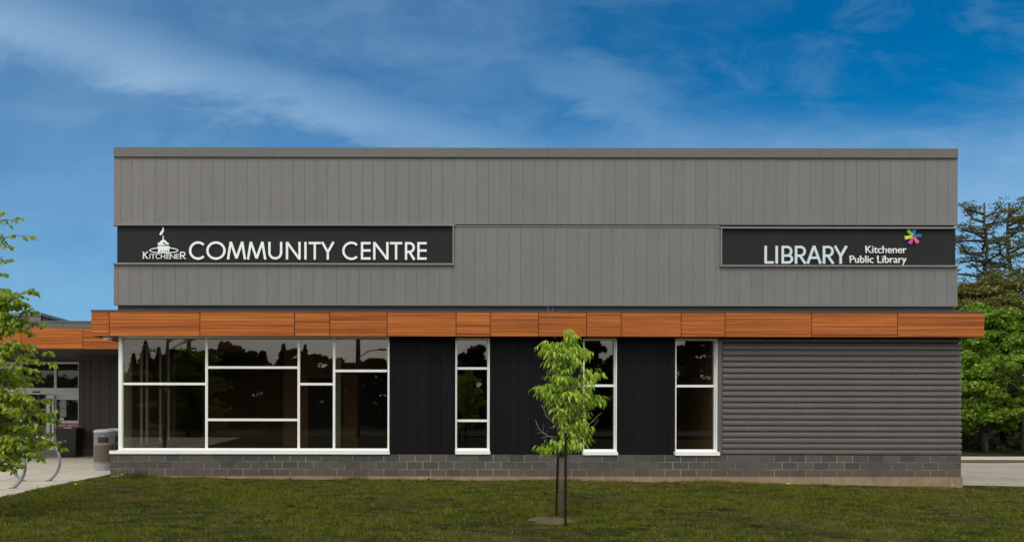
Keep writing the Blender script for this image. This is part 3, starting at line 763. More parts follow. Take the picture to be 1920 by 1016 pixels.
# small mounted things
SCm = empty('security_camera', (PX(196, -.2), -.2, zf0), 'small white security camera under the left end of the wood band', 'camera')
mb = MB(); c_ = (PX(203, -.25), -.2, zf0-.03)
mb.tube([(c_[0]-.14, -.22, zf0-.045), (c_[0]+.07, -.2, zf0-.035)], .038, 16); mb.build('housing', M['white'], SCm, True)
mb = MB(); mb.tube([(c_[0], -.2, zf0-.02), (c_[0], -.2, zf0+.035)], .02, 12); mb.build('bracket', M['white'], SCm)
mb = MB(); mb.tube([(c_[0]-.146, -.2205, zf0-.0452), (c_[0]-.141, -.22, zf0-.045)], .028, 16); mb.build('lens', M['dark'], SCm)

# ------------------------------------------------------------------ entrance clutter
ES = empty('entrance_sign', (e(128), YE-.1, ez(798)), 'red band with white arrows and the word ENTRANCE on the door glass', 'sign')
mb = MB(); mb.box(e(110), e(165), YE-.085, YE-.07, ez(802), ez(794)); mb.build('sign_panel', M['red'], ES)
t_ = text('lettering', 'ENTRANCE', 127, 164, 800.6, 5.0, YE-.10, .012, M['letter'], ES, .01)
mb = MB()
for k in range(4):
    xx = e(112+k*3.6); zz = ez(798); mb.ribbon([(xx+.05, zz+.05), (xx, zz), (xx+.05, zz-.05)], .022, YE-.10, YE-.088)
mb.build('arrow', M['letter'], ES)
for nm, a, b, lab in (('upper', 751, 766, 'upper pale notice sheet taped inside the door glass'), ('lower', 767, 782, 'pale notice sheet taped below the other on the door glass')):
    mb = MB(); mb.box(e(112.5), e(124.5), YE-.02, YE-.016, ez(b), ez(a)); tag(mb.build('notice', M['paper']), lab, 'notice')
mb = MB(); mb.box(e(112), e(120), YE-.02, YE-.016, ez(788.5), ez(783.5)); tag(mb.build('sticker', M['white']), 'small white sticker low on the door glass below the notices', 'sticker')

# black bin
BK = empty('black_bin', (PX(129, 6.9), 7.0, .03), 'tall black bin with tapered sides beside the entrance door', 'bin')
zb0, zb1 = .045, PZ(806.5, 6.7); cx = PX(127.5, 6.9)
mb = MB(); w0, w1 = .30, .36
mb.add([(cx-w0, 6.8, zb0), (cx+w0, 6.8, zb0), (cx+w0, 7.35, zb0), (cx-w0, 7.35, zb0), (cx-w1, 6.7, zb1), (cx+w1, 6.7, zb1), (cx+w1, 7.45, zb1), (cx-w1, 7.45, zb1)],
       [(0, 3, 2, 1), (4, 5, 6, 7), (0, 1, 5, 4), (1, 2, 6, 5), (2, 3, 7, 6), (3, 0, 4, 7)]); mb.build('bin_body', M['bin_black'], BK)
mb = MB(); mb.box(cx-w1-.02, cx+w1+.02, 6.68, 7.47, zb1+.001, zb1+.045); mb.build('rim', M['bin_black'], BK)
mb = MB(); 
for k in range(7): mb.tube([(cx-.05+.035*k, 6.8, zb1+.05), (cx-.09+.04*k, 6.78+.02*(k % 2), zb1+.075), (cx-.02+.03*k, 6.86, zb1+.055)], .018, 7)
mb.build('crumpled_bag', M['white'], BK, True)
# small jug beside it
JG = empty('jug', (PX(146.5, 7.3), 7.3, .03), 'small navy jug with a white top standing beside the black bin', 'jug')
mb = MB(); jx = PX(147.5, 7.3); mb.lathe([(.09, .03), (.10, .05), (.10, .32), (.07, .38)], jx, 7.3, 20); mb.build('jug_body', M['navy'], JG, True)
mb = MB(); mb.lathe([(.085, .381), (.06, .44), (.03, .50), (.03, .54)], jx, 7.3, 20); mb.build('jug_top', M['white'], JG, True)

def litter_bin(cx, cy, z0, lab):
    L = empty('litter_bin', (cx, cy, z0), lab, 'litter bin', 'grey litter bins at the corner')
    H = 1.13; r = .285
    prof = [(r-.012, z0), (r, z0+.02), (r, z0+H-.09), (r+.018, z0+H-.085), (r+.018, z0+H-.05), (r-.03, z0+H-.01), (r-.14, z0+H+.005), (.02, z0+H+.012)]
    mb = MB(); mb.lathe(prof, cx, cy, 40); o = mb.build('bin_body', M['bin_grey'], L, True)
    def wrap(name, a0, a1, za, zb, m_, off):
        mb = MB(); n = 14
        for i in range(n):
            t0, t1 = R(a0+(a1-a0)*i/n), R(a0+(a1-a0)*(i+1)/n)
            pts = []
            for rr in (r-.005, r+off):
                for t in (t0, t1):
                    for zz in (za, zb): pts.append((cx+rr*math.cos(t), cy+rr*math.sin(t), zz))
            mb.add(pts, [(4, 6, 7, 5), (5, 7, 3, 1), (4, 0, 2, 6), (0, 1, 3, 2)]+([(4, 5, 1, 0)] if i == 0 else [])+([(6, 2, 3, 7)] if i == n-1 else []))
        return mb.build(name, m_, L)
    wrap('opening', 252, 312, z0+.77, z0+.92, M['dark'], .006)
    wrap('front_panel', 222, 352, z0+.24, z0+.70, M['binpanel'], .006)
    wrap('badge', 274, 288, z0+.945, z0+1.005, M['signblue'], .005)
    wrap('badge_symbol', 279, 283, z0+.955, z0+.993, M['white'], .008)
    wrap('band', 200, 330, z0+.205, z0+.212, M['trimgrey'], .008)
    return L
m_, T, b = mat('bin_brown_panel', (.1, .08, .06), .7)
pos = geo(T).outputs['Position']; n1 = T.noise(T.scale(pos, 1, 1, .5), 9, 5, .65, .5)
T.L.new(T.mix(T.maprange(n1, .35, .65), (.085, .075, .062, 1), (.15, .09, .045, 1)), b.inputs['Base Color']); M['binpanel'] = m_
litter_bin(PX(190.5, 1.6)+.04, 1.72, .068, 'grey round topped litter bin with brown front panel at the plinth corner')
litter_bin(PX(214, 2.35), 2.45, .066, 'second grey litter bin mostly hidden behind the brown panelled one')

# bike hoops
def hoop(cx, cy, lab, tilt):
    H = empty('bike_hoop', (cx, cy, .075), lab, 'bike rack', 'round bike hoops on the pavement')
    r = .565; a0 = -58; n = 56; zc = .075+r*math.sin(R(58))
    pts = []
    for i in range(n+1):
        a = R(a0+(296)*i/n); dx = r*math.cos(a)
        pts.append((cx+dx*math.cos(tilt), cy+dx*math.sin(tilt), zc+r*math.sin(a)))
    mb = MB(); mb.tube(pts, .035, 14, False); mb.build('hoop_tube', M['steel'], H, True)
    for p in (pts[0], pts[-1]):
        mb = MB(); mb.lathe([(.085, .0755), (.085, .083), (.05, .087)], p[0], p[1], 20); f = mb.build('base_plate', M['rust'], H)
    return H
D1 = 1400*(CH-.075)/(916-758); D2 = 1400*(CH-.075)/(902-758)
hoop(-705/1400*D1-.03, D1-D0, 'nearer steel bike hoop cut by the left edge of the photo', .05)
hoop((67-705)/1400*D2, D2-D0, 'farther steel bike hoop standing whole beside the lawn edge', .04)

# ------------------------------------------------------------------ foliage helpers
def unit(a): return a/np.maximum(np.linalg.norm(a, axis=-1, keepdims=True), 1e-9)
def leaf_mesh(name, base, d, nrm, L, Wd, m_, parent, droop=.25, fold=.12):
    """six-vertex leaves: base, two shoulder pairs, tip; base (n,3), d direction, nrm up vector"""
    n = len(base); d = unit(d); s = unit(np.cross(d, nrm)); up = unit(np.cross(s, d))
    L = np.broadcast_to(L, (n,))[:, None]; Wd = np.broadcast_to(Wd, (n,))[:, None]
    v0 = base; m1 = base+d*L*.35; m2 = base+d*L*.72-up*L*droop*.45; tip = base+d*L-up*L*droop
    Vv = np.stack([v0, m1+s*Wd*.5+up*Wd*fold, m2+s*Wd*.38+up*Wd*fold, tip, m2-s*Wd*.38+up*Wd*fold, m1-s*Wd*.5+up*Wd*fold, m1, m2], 1).reshape(-1, 3)
    q_ = np.array([[0, 6, 1, 1], [6, 7, 2, 1], [7, 3, 2, 2], [0, 5, 6, 6], [5, 4, 7, 6], [4, 3, 7, 7]])
    tri = np.array([[0, 6, 1], [6, 7, 2], [6, 2, 1], [7, 3, 2], [0, 5, 6], [5, 4, 7], [5, 7, 6], [4, 3, 7]])
    Fv = (np.arange(n)[:, None, None]*8+tri[None]).reshape(-1, 3)
    return np_mesh(name, Vv, Fv, m_, parent)
def quad_leaves(name, c, size, m_, parent, nb=None, flat=0.0):
    """diamond leaves at centres c, random orientation"""
    n = len(c); nr = rng.normal(size=(n, 3)); nr[:, 2] = np.abs(nr[:, 2])+flat; nr = unit(nr)
    a = unit(np.cross(nr, rng.normal(size=(n, 3)))); b_ = np.cross(nr, a)
    s = (size*rng.uniform(.6, 1.3, n))[:, None]
    Vv = np.stack([c-a*s*.5, c+b_*s*.32-nr*s*.06, c+a*s*.5-nr*s*.12, c-b_*s*.32-nr*s*.06], 1).reshape(-1, 3)
    Fv = np.arange(n*4).reshape(-1, 4)
    return np_mesh(name, Vv, Fv, m_, parent)
def clump_points(clumps, per):
    out = []
    for (x, y, z, r, rz) in clumps:
        n = max(4, int(per*r*r)); p = unit(rng.normal(size=(n, 3)))*(rng.uniform(.25, 1, (n, 1))**.6)
        p[:, 2] = np.abs(p[:, 2])*1.1-.35*np.abs(rng.normal(size=n))
        out.append(np.array([x, y, z])+p*np.array([r, r, rz]))
    return np.concatenate(out)
def limb(mb, a, b, r0, r1, wob=.08, n=6, seed=None):
    a, b = Vector(a), Vector(b); L = (b-a).length; pts = []; rad = []
    for i in range(n+1):
        t = i/n; p = a.lerp(b, t)
        if 0 < i < n: p += Vector((random.uniform(-1, 1), random.uniform(-1, 1), random.uniform(-.6, .6)))*wob*L
        p.z += .0; pts.append(p); rad.append(r0+(r1-r0)*t)
    mb.tube(pts, rad, 7); return pts

def broad_tree(x, y, z0, h, rad, mtl, lab, leaf=.17, per=190, nclump=70, low=.18, cat='tree', group=None, name='broadleaf_tree', bark='bark', trunk_r=.16, gap=.0):
    Tt = empty(name, (x, y, z0), lab, cat, group)
    tb = MB(); top = z0+h*.8
    limb(tb, (x, y, z0-.1), (x+random.uniform(-.2, .2), y, top), trunk_r, .03, .012, 8)
    cl = []
    for i in range(nclump):
        a = random.uniform(0, 2*math.pi); t = low+(1-low)*(i+.5)/nclump
        prof = math.sin(min(1, (t-low)/(1-low)*1.02+.12)*math.pi*.97)**.55
        rr = rad*prof*random.uniform(.45, 1.0)
        r = random.uniform(.42, .8)*rad*.34+.1
        cl.append((x+rr*math.cos(a), y+rr*math.sin(a), z0+h*t-r*.4+random.uniform(-.35, .35)*r, r*random.choice((.7, .9, 1.15)), r*random.uniform(.35, .7)))
        if i % 2 == 0:
            zt_ = z0+h*max(.12, t-.22); limb(tb, (x, y, zt_), (cl[-1][0], cl[-1][1], cl[-1][2]), trunk_r*.28, .012, .06, 5)
    tb.build('trunk', M[bark], Tt, True)
    pts = clump_points(cl, per/(leaf*leaf)*.03*4)
    quad_leaves('crown', pts, leaf, mtl, Tt)
    return Tt

def pine(x, y, z0, h, lab, seed, spread=3.2, start=.38):
    random.seed(seed); Tt = empty('pine_tree', (x, y, z0), lab, 'tree', 'tall sparse pines behind the building')
    tb = MB(); pts = limb(tb, (x, y, z0-.1), (x+random.uniform(-.3, .3), y, z0+h*.96), .26, .05, .012, 10)
    cl = []; n = 36
    for i in range(n):
        t = start+(1-start)*i/n; a = random.uniform(0, 2*math.pi) if i % 3 else random.choice([0.1, math.pi+.1, .3, 2.9])
        ln = spread*(1-.55*max(0, (t-.6))/.4)*random.uniform(.6, 1.05)
        b0 = Vector((x, y, z0+h*t*.93)); mid = b0+Vector((math.cos(a)*ln*.55, math.sin(a)*ln*.55, ln*.12)); tip = b0+Vector((math.cos(a)*ln, math.sin(a)*ln, ln*random.uniform(.05, .75)))
        limb(tb, b0, mid, .095, .06, .06, 3); limb(tb, mid, tip, .06, .02, .08, 4)
        for k in range(7):
            q_ = mid.lerp(tip, random.uniform(-.35, 1.08)); side = Vector((-math.sin(a), math.cos(a), 0))*random.uniform(-1, 1)*ln*.26
            e_ = q_+side+Vector((0, 0, random.uniform(0, .3)))
            limb(tb, q_, e_, .018, .007, .08, 2)
            cl.append((e_.x, e_.y, e_.z, random.uniform(.32, .62), random.uniform(.10, .22)))
    tb.build('trunk', M['bark'], Tt, True)
    quad_leaves('crown', clump_points(cl, 200), .12, M['leaf_pine'], Tt, flat=.4)
    return Tt
def spruce(x, y, z0, h, rad, lab, mtl, group=None, leaf=.35, dens=900):
    Tt = empty('spruce_tree', (x, y, z0), lab, 'tree', group)
    tb = MB(); limb(tb, (x, y, z0-.1), (x, y, z0+h), .15, .02, .0, 4)
    n = int(dens); t = rng.uniform(.06, 1, n)**.9; layer = (t*14) % 1
    rr = rad*(1-t)*(.55+.45*(1-layer))*rng.uniform(.3, 1, n)**.5; a = rng.uniform(0, 2*math.pi, n)
    ph = .75+.25*np.sin(a*5+np.floor(t*14)*2.1); rr = rr*ph
    c = np.stack([x+rr*np.cos(a), y+rr*np.sin(a), z0+h*t-rr*.25], 1)
    tb.build('trunk', M['bark'], Tt, True); quad_leaves('crown', c, leaf, mtl, Tt, flat=.5)
    return Tt

# ------------------------------------------------------------------ trees beyond the right end
ZR = -.2
random.seed(21)
def at(px, D): return (px-VX)/FPX*D
GT = 'leafy trees beyond the right end of the building'
broad_tree(at(1846, 34), 34-D0, ZR, 4.35, 2.6, M['leaf_maple'], 'bright green tree whose bare trunk shows right of the building', .17, 230, 60, .34, 'tree', GT, 'maple_tree', 'bark', .17)
broad_tree(at(1818, 39), 39-D0, ZR, 7.4, 2.7, M['leaf_maple'], 'green leafy tree right against the end of the building', .18, 230, 90, .10, 'tree', GT, 'maple_tree')
broad_tree(at(1883, 38), 38-D0, ZR, 7.0, 2.7, M['leaf_maple'], 'green leafy tree between the bare trunked one and the photo edge', .18, 230, 90, .14, 'tree', GT, 'maple_tree')
broad_tree(at(1945, 37), 37-D0, ZR, 7.2, 2.7, M['leaf_maple'], 'green leafy tree cut by the right edge of the photo', .18, 230, 90, .12, 'tree', GT, 'maple_tree')
broad_tree(at(1925, 31.5), 31.5-D0, ZR, 5.2, 1.5, M['leaf_maple'], 'nearest green sapling at the far right edge', .15, 200, 40, .35, 'tree', GT, 'maple_tree')
broad_tree(at(2040, 36), 36-D0, ZR, 7.0, 2.8, M['leaf_maple'], 'green leafy tree beyond the right edge', .2, 200, 80, .12, 'tree', GT, 'maple_tree')
G2 = 'olive trees below the pines'
broad_tree(at(1815, 46), 46-D0, ZR, 9.6, 3.0, M['leaf_olive'], 'olive green tree beside the roof end under the left pine', .2, 190, 80, .3, 'tree', G2)
broad_tree(at(1868, 45), 45-D0, ZR, 9.7, 2.6, M['leaf_olive'], 'olive green tree standing between the two pines', .2, 190, 80, .3, 'tree', G2)
broad_tree(at(1925, 46), 46-D0, ZR, 10.6, 2.6, M['leaf_olive'], 'olive green tree at the right edge under the right pine', .2, 190, 80, .3, 'tree', G2)
broad_tree(at(2010, 46), 46-D0, ZR, 10.0, 3.1, M['leaf_olive'], 'olive green tree out beyond the right pine', .22, 150, 70, .3, 'tree', G2)
pine(at(1843, 50), 50-D0, ZR, 16.3, 'tall sparse pine nearer the building with spreading flat limbs', 5)
pine(at(1893, 51), 51-D0, ZR, 16.6, 'tall sparse pine nearer the right edge of the photo', 9)
random.seed(33)
# low dark undergrowth behind the verge and a dense wood behind all of it
cl = [(random.uniform(19, 46), random.uniform(15.2, 17.5), ZR+random.uniform(.1, .45), random.uniform(.35, .6), random.uniform(.3, .5)) for i in range(120)]
cl2 = [(random.uniform(19, 60), random.uniform(21, 26), ZR+random.uniform(.3, 4.6), random.uniform(.8, 1.2), random.uniform(.7, 1.1)) for i in range(190)]
o = quad_leaves('undergrowth', np.concatenate([clump_points(cl, 300), clump_points(cl2, 180)]), .2, M['leaf_dark'], None)
tag(o, 'dark undergrowth filling the wood behind the verge', 'undergrowth', kind='stuff')

# ------------------------------------------------------------------ what stands behind the camera and shows in the glass
cl = [(random.uniform(-75, 75), -72+random.uniform(-3, 3), random.uniform(.2, 6.6), random.uniform(.8, 1.5), random.uniform(.7, 1.3)) for i in range(760)]
tag(quad_leaves('distant_wood', clump_points(cl, 210), .42, M['leaf_dark'], None), 'dark belt of woodland closing the view across the road', 'wood', kind='stuff')
def rpos(px, yb): D = D0+yb; return ((px-VX)/FPX*D, -yb, D)
GB = 'trees across the road seen in the window reflections'
refl = [(330, 652, 3.0, 'b'), (352, 662, 2.4, 'b'), (385, 655, 3.0, 'b'), (432, 645, 3.2, 'b'), (478, 656, 3.0, 'b'), (545, 652, 2.6, 'b'), (590, 664, 2.8, 'b'),
        (640, 672, 3, 'b'), (700, 672, 3, 'b'), (760, 660, 3, 'b'), (820, 650, 3, 'b'), (885, 646, 3.2, 'b'), (960, 650, 3, 'b'), (1040, 640, 3, 'b'), (1120, 632, 3.4, 'b'),
        (1200, 640, 3, 'b'), (1312, 618, 4.2, 'b'), (1380, 650, 3, 'b'), (180, 665, 3, 'b'), (120, 655, 3, 'b')]
desc = ['round', 'low spreading', 'tall rounded', 'broad', 'leaning', 'narrow', 'ragged', 'squat', 'thick', 'loose', 'domed', 'bushy', 'wide', 'lofty', 'heavy', 'airy', 'patchy', 'full', 'short', 'scrubby']
for i, (px, py, rd, kd) in enumerate(refl):
    x, y, D = rpos(px, 44+(i % 3)*4); h = CH+(VY-py)/FPX*D
    broad_tree(x, y, 0, h, rd, M['leaf_dark'], 'dark %s tree in the row across the road behind the viewer' % desc[i], .3, 420, 60, .06, 'tree', GB)
for i, (px, py, rd) in enumerate(((272, 640, 3.2), (297, 652, 2.8), (531, 645, 2.8), (572, 647, 2.6), (250, 664, 2.6), (1296, 636, 3.0))):
    x, y, D = rpos(px, 40); spruce(x, y, 0, CH+(VY-py)/FPX*D, rd, '%s dark spruce across the road behind the viewer' % ['tallest', 'second', 'pointed', 'slim', 'low', 'wide'][i], M['leaf_dark'], GB, .26, 9000)
for i, (px, yb, lab) in enumerate(((671, 24, 'wooden utility pole with a lamp arm across the road'), (353, 24, 'second wooden utility pole across the road'))):
    x, y, D = rpos(px, yb); U = empty('utility_pole', (x, y, 0), lab, 'utility pole')
    mb = MB(); mb.tube([(x, y, -.2), (x, y, 9)], [.15, .11], 12); mb.build('pole', M['bark'], U, True)
    mb = MB(); mb.box(x-1, x+1, y-.06, y+.06, 8.2, 8.32); mb.build('crossarm', M['bark'], U)
    if i == 0:
        mb = MB(); mb.tube([(x, y, 4.6), (x+.6, y, 5.0), (x+1.3, y, 5.1)], .03, 8); mb.build('lamp_arm', M['steel'], U)
        mb = MB(); mb.box(x+1.2, x+1.65, y-.08, y+.08, 5.03, 5.13); mb.build('lamp_head', M['steel'], U)
# ------------------------------------------------------------------ young staked tree on the lawn
random.seed(5)
YT_D = 1400*(CH+.02)/(974-758); yy0 = YT_D-D0
def yt(zx, zy, dy=0.0):      # pixel of the close-up, to a point at the tree's depth
    px, py = 960+zx/2.227, 560+zy/2.227; D = YT_D+dy
    return Vector(((px-VX)/FPX*D, yy0+dy, CH-(py-VY)/FPX*D))
base = yt(206, 925); base.z = -.02
YTree = empty('young_tree', base, 'slender young tree with drooping bright green leaves tied between stakes on the lawn', 'tree')
tb = MB()
trunk = [Vector((base.x, base.y, -.1)), yt(208, 700, .02), yt(213, 600, .0), yt(222, 500, .03), yt(222, 400), yt(230, 300, -.02), yt(238, 200), yt(240, 140)]
tb.tube(trunk, [.024, .022, .020, .018, .016, .012, .008, .004], 9)
cl = [(240,140),(256,160),(230,165),(215,188),(265,188),(128,190),(150,200),(172,192),(195,208),(240,205),(265,215),(300,215),(325,225),(120,215),(140,235),(165,225),(190,235),(215,240),(245,240),(280,240),(312,238),
 (150,265),(175,270),(205,270),(230,265),(260,275),(285,270),(162,300),(185,300),(215,305),(245,300),(165,325),(190,330),(220,330),(250,335),(275,340),(322,320),(348,322),(380,315),(336,300),(310,345),(330,350),(100,375),(125,370),(150,365),(112,395),(135,400),(172,360),(195,370),(225,365),(255,370),(290,385),(325,375),
 (145,415),(168,410),(200,400),(230,400),(265,405),(300,410),(330,400),(352,415),(385,415),(150,440),(180,430),(215,430),(245,440),(280,445),(310,435),(340,435),(378,432),(190,460),(220,460),(262,470),(300,460),(185,490),(215,495),(245,500),(285,500),(315,485),(205,520),(240,530),(270,530),(300,515),(325,540),
 (205,545),(230,560),(262,560),(290,560),(318,562),(215,590),(245,590),(280,590),(312,588),(165,598),(185,612),(162,622),(120,622),(126,640),(205,608),(252,608),(290,606),(272,618)]
B0, Dd, Ln = [], [], []
bough_nodes = [(trunk[2], .55), (trunk[3], .45), (trunk[4], .3), (trunk[5], .2), (trunk[6], .1)]
for (zx, zy) in cl:
    dy = random.uniform(-.36, .36)*(1.0-abs(zy-380)/420)
    c = yt(zx, zy-8, dy)
    t_ = min(max((925-zy-40)/785, .28), .97)
    # root on the trunk some way below
    def onT(z):
        for a, b in zip(trunk[:-1], trunk[1:]):
            if a.z <= z <= b.z: return a.lerp(b, (z-a.z)/(b.z-a.z))
        return trunk[-1]
    dist = (Vector((c.x, c.y))-Vector((base.x, base.y))).length
    root = onT(max(c.z-.12-.45*dist, 1.02))
    mid = root.lerp(c, .55)+Vector((0, 0, -.04)); tb.tube([root, mid, c], [.0075, .005, .0025], 5)
    n = random.randint(18, 24); hd = (c-root); hd.z = 0; hd = hd.normalized() if hd.length > 1e-4 else Vector((1, 0, 0))
    for k in range(n):
        a = random.uniform(0, 2*math.pi); r = random.uniform(0, .085)
        p = c+Vector((math.cos(a)*r*1.2, math.sin(a)*r*1.2, random.uniform(-.05, .035)))-hd*random.uniform(0, .12)
        out = Vector((math.cos(a), math.sin(a), 0))*.55+hd*.35
        B0.append(p); Dd.append(out+Vector((0, 0, random.uniform(-1.3, -.1)))); Ln.append(random.uniform(.075, .125))
# bare dead twigs
def tw(pts, r0, dy=0):
    P_ = [yt(a, b, dy) for a, b in pts]; n = len(P_); tw_.tube(P_, [1.25*r0*(1-.7*i/(n-1)) for i in range(n)], 5)
tw_ = MB()
tw([(207, 545), (175, 515), (150, 495), (135, 465), (122, 440)], .009); tw([(165, 505), (150, 470), (147, 440)], .005); tw([(150, 495), (132, 480)], .004); tw([(190, 530), (160, 538), (152, 530)], .004)
tw([(175, 515), (178, 490), (172, 470)], .004); tw([(190, 578), (150, 572), (120, 550), (105, 525), (98, 503)], .008); tw([(150, 572), (128, 560), (132, 532), (128, 520)], .004); tw([(150, 572), (125, 580), (122, 578)], .004)
tw([(120, 550), (110, 540), (97, 545)], .003); tw([(130, 556), (100, 560)], .003); tw([(140, 566), (150, 545)], .003)
tw([(180, 165), (175, 130), (168, 95), (155, 60), (148, 30)], .006, .05); tw([(168, 100), (160, 85), (150, 75)], .003, .05); tw([(160, 70), (170, 50), (168, 32)], .003, .05)
tw([(300, 545), (330, 515), (355, 490), (375, 472)], .006, -.1); tw([(335, 512), (365, 502)], .003, -.1); tw([(330, 540), (350, 520), (358, 508)], .004, .05); tw([(150, 345), (130, 330), (128, 318)], .004); tw([(140, 340), (118, 325)], .003)
tb.build('trunk', M['bark_grey'], YTree, True); tw_.build('dead_twig', M['twig'], YTree, True)
B0 = np.array([tuple(p) for p in B0]); Dd = np.array([tuple(p) for p in Dd])
leaf_mesh('crown', B0, Dd, np.array([0, 0, 1.0])+rng.normal(size=B0.shape)*.25, np.array(Ln), np.array(Ln)*.34, M['leaf_young'], YTree, .42, .14)
# stakes
def stake(pxt, pyt, pxb, pyb, lab):
    D = 1400*(CH+.02)/(pyb-758); xb = (pxb-VX)/FPX*D; xt = (pxt-VX)/FPX*D; zt_ = CH-(pyt-VY)/FPX*D
    a = Vector((xb, D-D0, -.1)); b = Vector((xt, D-D0, zt_))
    mb = MB(); w_ = .017
    for (x0, x1, y0, y1) in ((-w_, w_, -w_, -w_+.007), (-w_, -w_+.007, -w_+.0071, w_)):
        vs = []
        for p in (a, b):
            for (xx, yy_) in ((x0, y0), (x1, y0), (x1, y1), (x0, y1)): vs.append((p.x+xx, p.y+yy_, p.z))
        mb.add(vs, [(0, 1, 5, 4), (1, 2, 6, 5), (2, 3, 7, 6), (3, 0, 4, 7), (4, 5, 6, 7), (0, 3, 2, 1)])
    o = mb.build('tree_stake', M['stake']); return tag(o, lab, 'stake', 'stakes holding the young tree'), b
s1, p1 = stake(1046.5, 848, 1043, 968, 'dark stake farther back, left of the young trunk')
s2, p2 = stake(1061, 810, 1060.5, 986, 'taller dark stake nearest the viewer, right of the young trunk')
mb = MB(); tz = yt(208, 650).z; cx_, cy_ = yt(208, 650).x, yy0
mb.tube([(p1.x, p1.y, tz-.02), (cx_-.02, cy_+.04, tz), (cx_+.03, cy_+.01, tz), (p2.x, p2.y, tz+.02)], .012, 8)
mb.tube([(p1.x, p1.y, tz-.04), (cx_-.03, cy_-.03, tz-.01), (cx_+.03, cy_-.03, tz), (p2.x, p2.y, tz+.005)], .010, 8)
tag(mb.build('tree_tie', M['stake'], None, True), 'dark strap tying the young trunk to its two stakes', 'strap')
# soil round the young tree
mb = MB(); n = 40; cxs, cys = base.x-.12, base.y-.02; ring = []
for j in range(4):
    r = (.0001, .14, .27, .40)[j]; z = (.030, .024, .014, -.05)[j]
    for i in range(n):
        a = 2*math.pi*i/n; k = 1+.16*math.sin(a*3+1)+.08*math.sin(a*7); mb.v.append((cxs+r*k*1.25*math.cos(a), cys+r*k*math.sin(a), -.01+z+random.uniform(-.008, .008)))
for j in range(3):
    for i in range(n): mb.f.append((j*n+i, (j+1)*n+i, (j+1)*n+(i+1) % n, j*n+(i+1) % n)); mb.m.append(0)
tag(mb.build('soil_patch', M['soil'], None, True), kind='structure')

# ------------------------------------------------------------------ leaning tree at the left edge
random.seed(12)
LD = 12.2
def lt(px, py, dy=0.0):
    D = LD+dy; return Vector(((px-VX)/FPX*D, D-D0, CH-(py-VY)/FPX*D))
lb = lt(-150, 900); LT = empty('leafy_tree', (lb.x, lb.y, .03), 'leafy tree reaching in from the left edge over the bike hoops', 'tree')
tb = MB(); tr = [Vector((lb.x, lb.y, -.1)), lt(-148, 700), lt(-140, 560), lt(-135, 420), lt(-128, 260), lt(-120, 150)]
tb.tube(tr, [.075, .065, .055, .042, .025, .01], 10)
tips = [(38,412),(60,441),(19,460),(20,490),(5,512),(8,400),(-20,430),(-30,380),(63,546),(45,570),(30,560),(79,612),(60,625),(40,600),(88,656),(65,665),(100,680),(70,712),(58,690),(40,650),(85,753),(60,745),(107,784),(90,775),
        (117,838),(98,830),(92,808),(70,800),(80,856),(60,846),(41,872),(25,858),(9,872),(30,830),(20,800),(45,780),(20,740),(30,700),(10,660),(15,620),(0,580),(-20,640),(-20,720),(-15,790),(-30,850),(-40,560),(-50,480),(-60,350),(-90,300),(-60,420),
        (-240,400),(-270,520),(-280,640),(-260,760),(-220,300),(-150,230),(-100,240),(-230,850),(55,815),(35,765),(50,720),(25,880),(-50,680),(-60,780),(60,585),(10,545)]
tips += [(random.uniform(-60, 66), random.uniform(560, 868)) for _ in range(46)]
B0, Dd, Ln = [], [], []
def zT(z):
    for a, b in zip(tr[:-1], tr[1:]):
        if a.z <= z <= b.z: return a.lerp(b, (z-a.z)/(b.z-a.z))
    return tr[-1]
for ti, (px, py) in enumerate(tips):
    sp_ = min(1.0, abs(px+140)/250)
    dy = random.uniform(-.7, .9)*(1.1-.6*sp_); tip = lt(px, py, dy); L_ = tip-tr[0]
    hd = math.hypot(tip.x-lb.x, tip.y-lb.y)
    root = zT(max(.95, tip.z-.15-.28*hd if py < 560 else tip.z+.05-.1*hd))
    mid = root.lerp(tip, .5)+Vector((0, 0, .16*hd)); pts = []
    for i in range(13):
        t = i/12; pts.append(root*(1-t)**2+mid*2*t*(1-t)+tip*t*t+Vector((random.uniform(-1, 1), random.uniform(-1, 1), random.uniform(-1, 1)))*.03)
    tb.tube(pts, [.016*(1-t/13)+.002 for t in range(13)], 6)
    sparse = py < 530
    for i in range(5 if not sparse else 7, 13):
        nt = (1 if i % 2 else 2) if sparse else (3 if i > 10 else 4)
        for q_ in range(nt):
            a = random.uniform(0, 2*math.pi); d = (pts[min(i+1, 12)]-pts[i-1]).normalized()
            tl = random.uniform(.10, .34)*(1-(i-5)/16) if i < 12 else .05
            e_ = pts[i]+(Vector((math.cos(a), math.sin(a)*.8, random.uniform(-1.1, .75)))*.75+d*.5)*tl
            tb.tube([pts[i], e_], [.0035, .0015], 4)
            for k in range(3 if sparse else 5):
                p = pts[i].lerp(e_, (k+.6)/(3.4 if sparse else 5.2)); s_ = 1 if k % 2 else -1
                od = Vector((math.cos(a+s_*1.1), math.sin(a+s_*1.1), random.uniform(-1.2, -.2)))
                B0.append(p); Dd.append(od); Ln.append(random.uniform(.065, .11))
tb.build('trunk', M['bark_grey'], LT, True)
B0 = np.array([tuple(p) for p in B0]); Dd = np.array([tuple(p) for p in Dd])
leaf_mesh('crown', B0, Dd, np.array([.1, -.75, .45])+rng.normal(size=B0.shape)*.5, np.array(Ln), np.array(Ln)*.56, M['leaf_left'], LT, .22, .10)

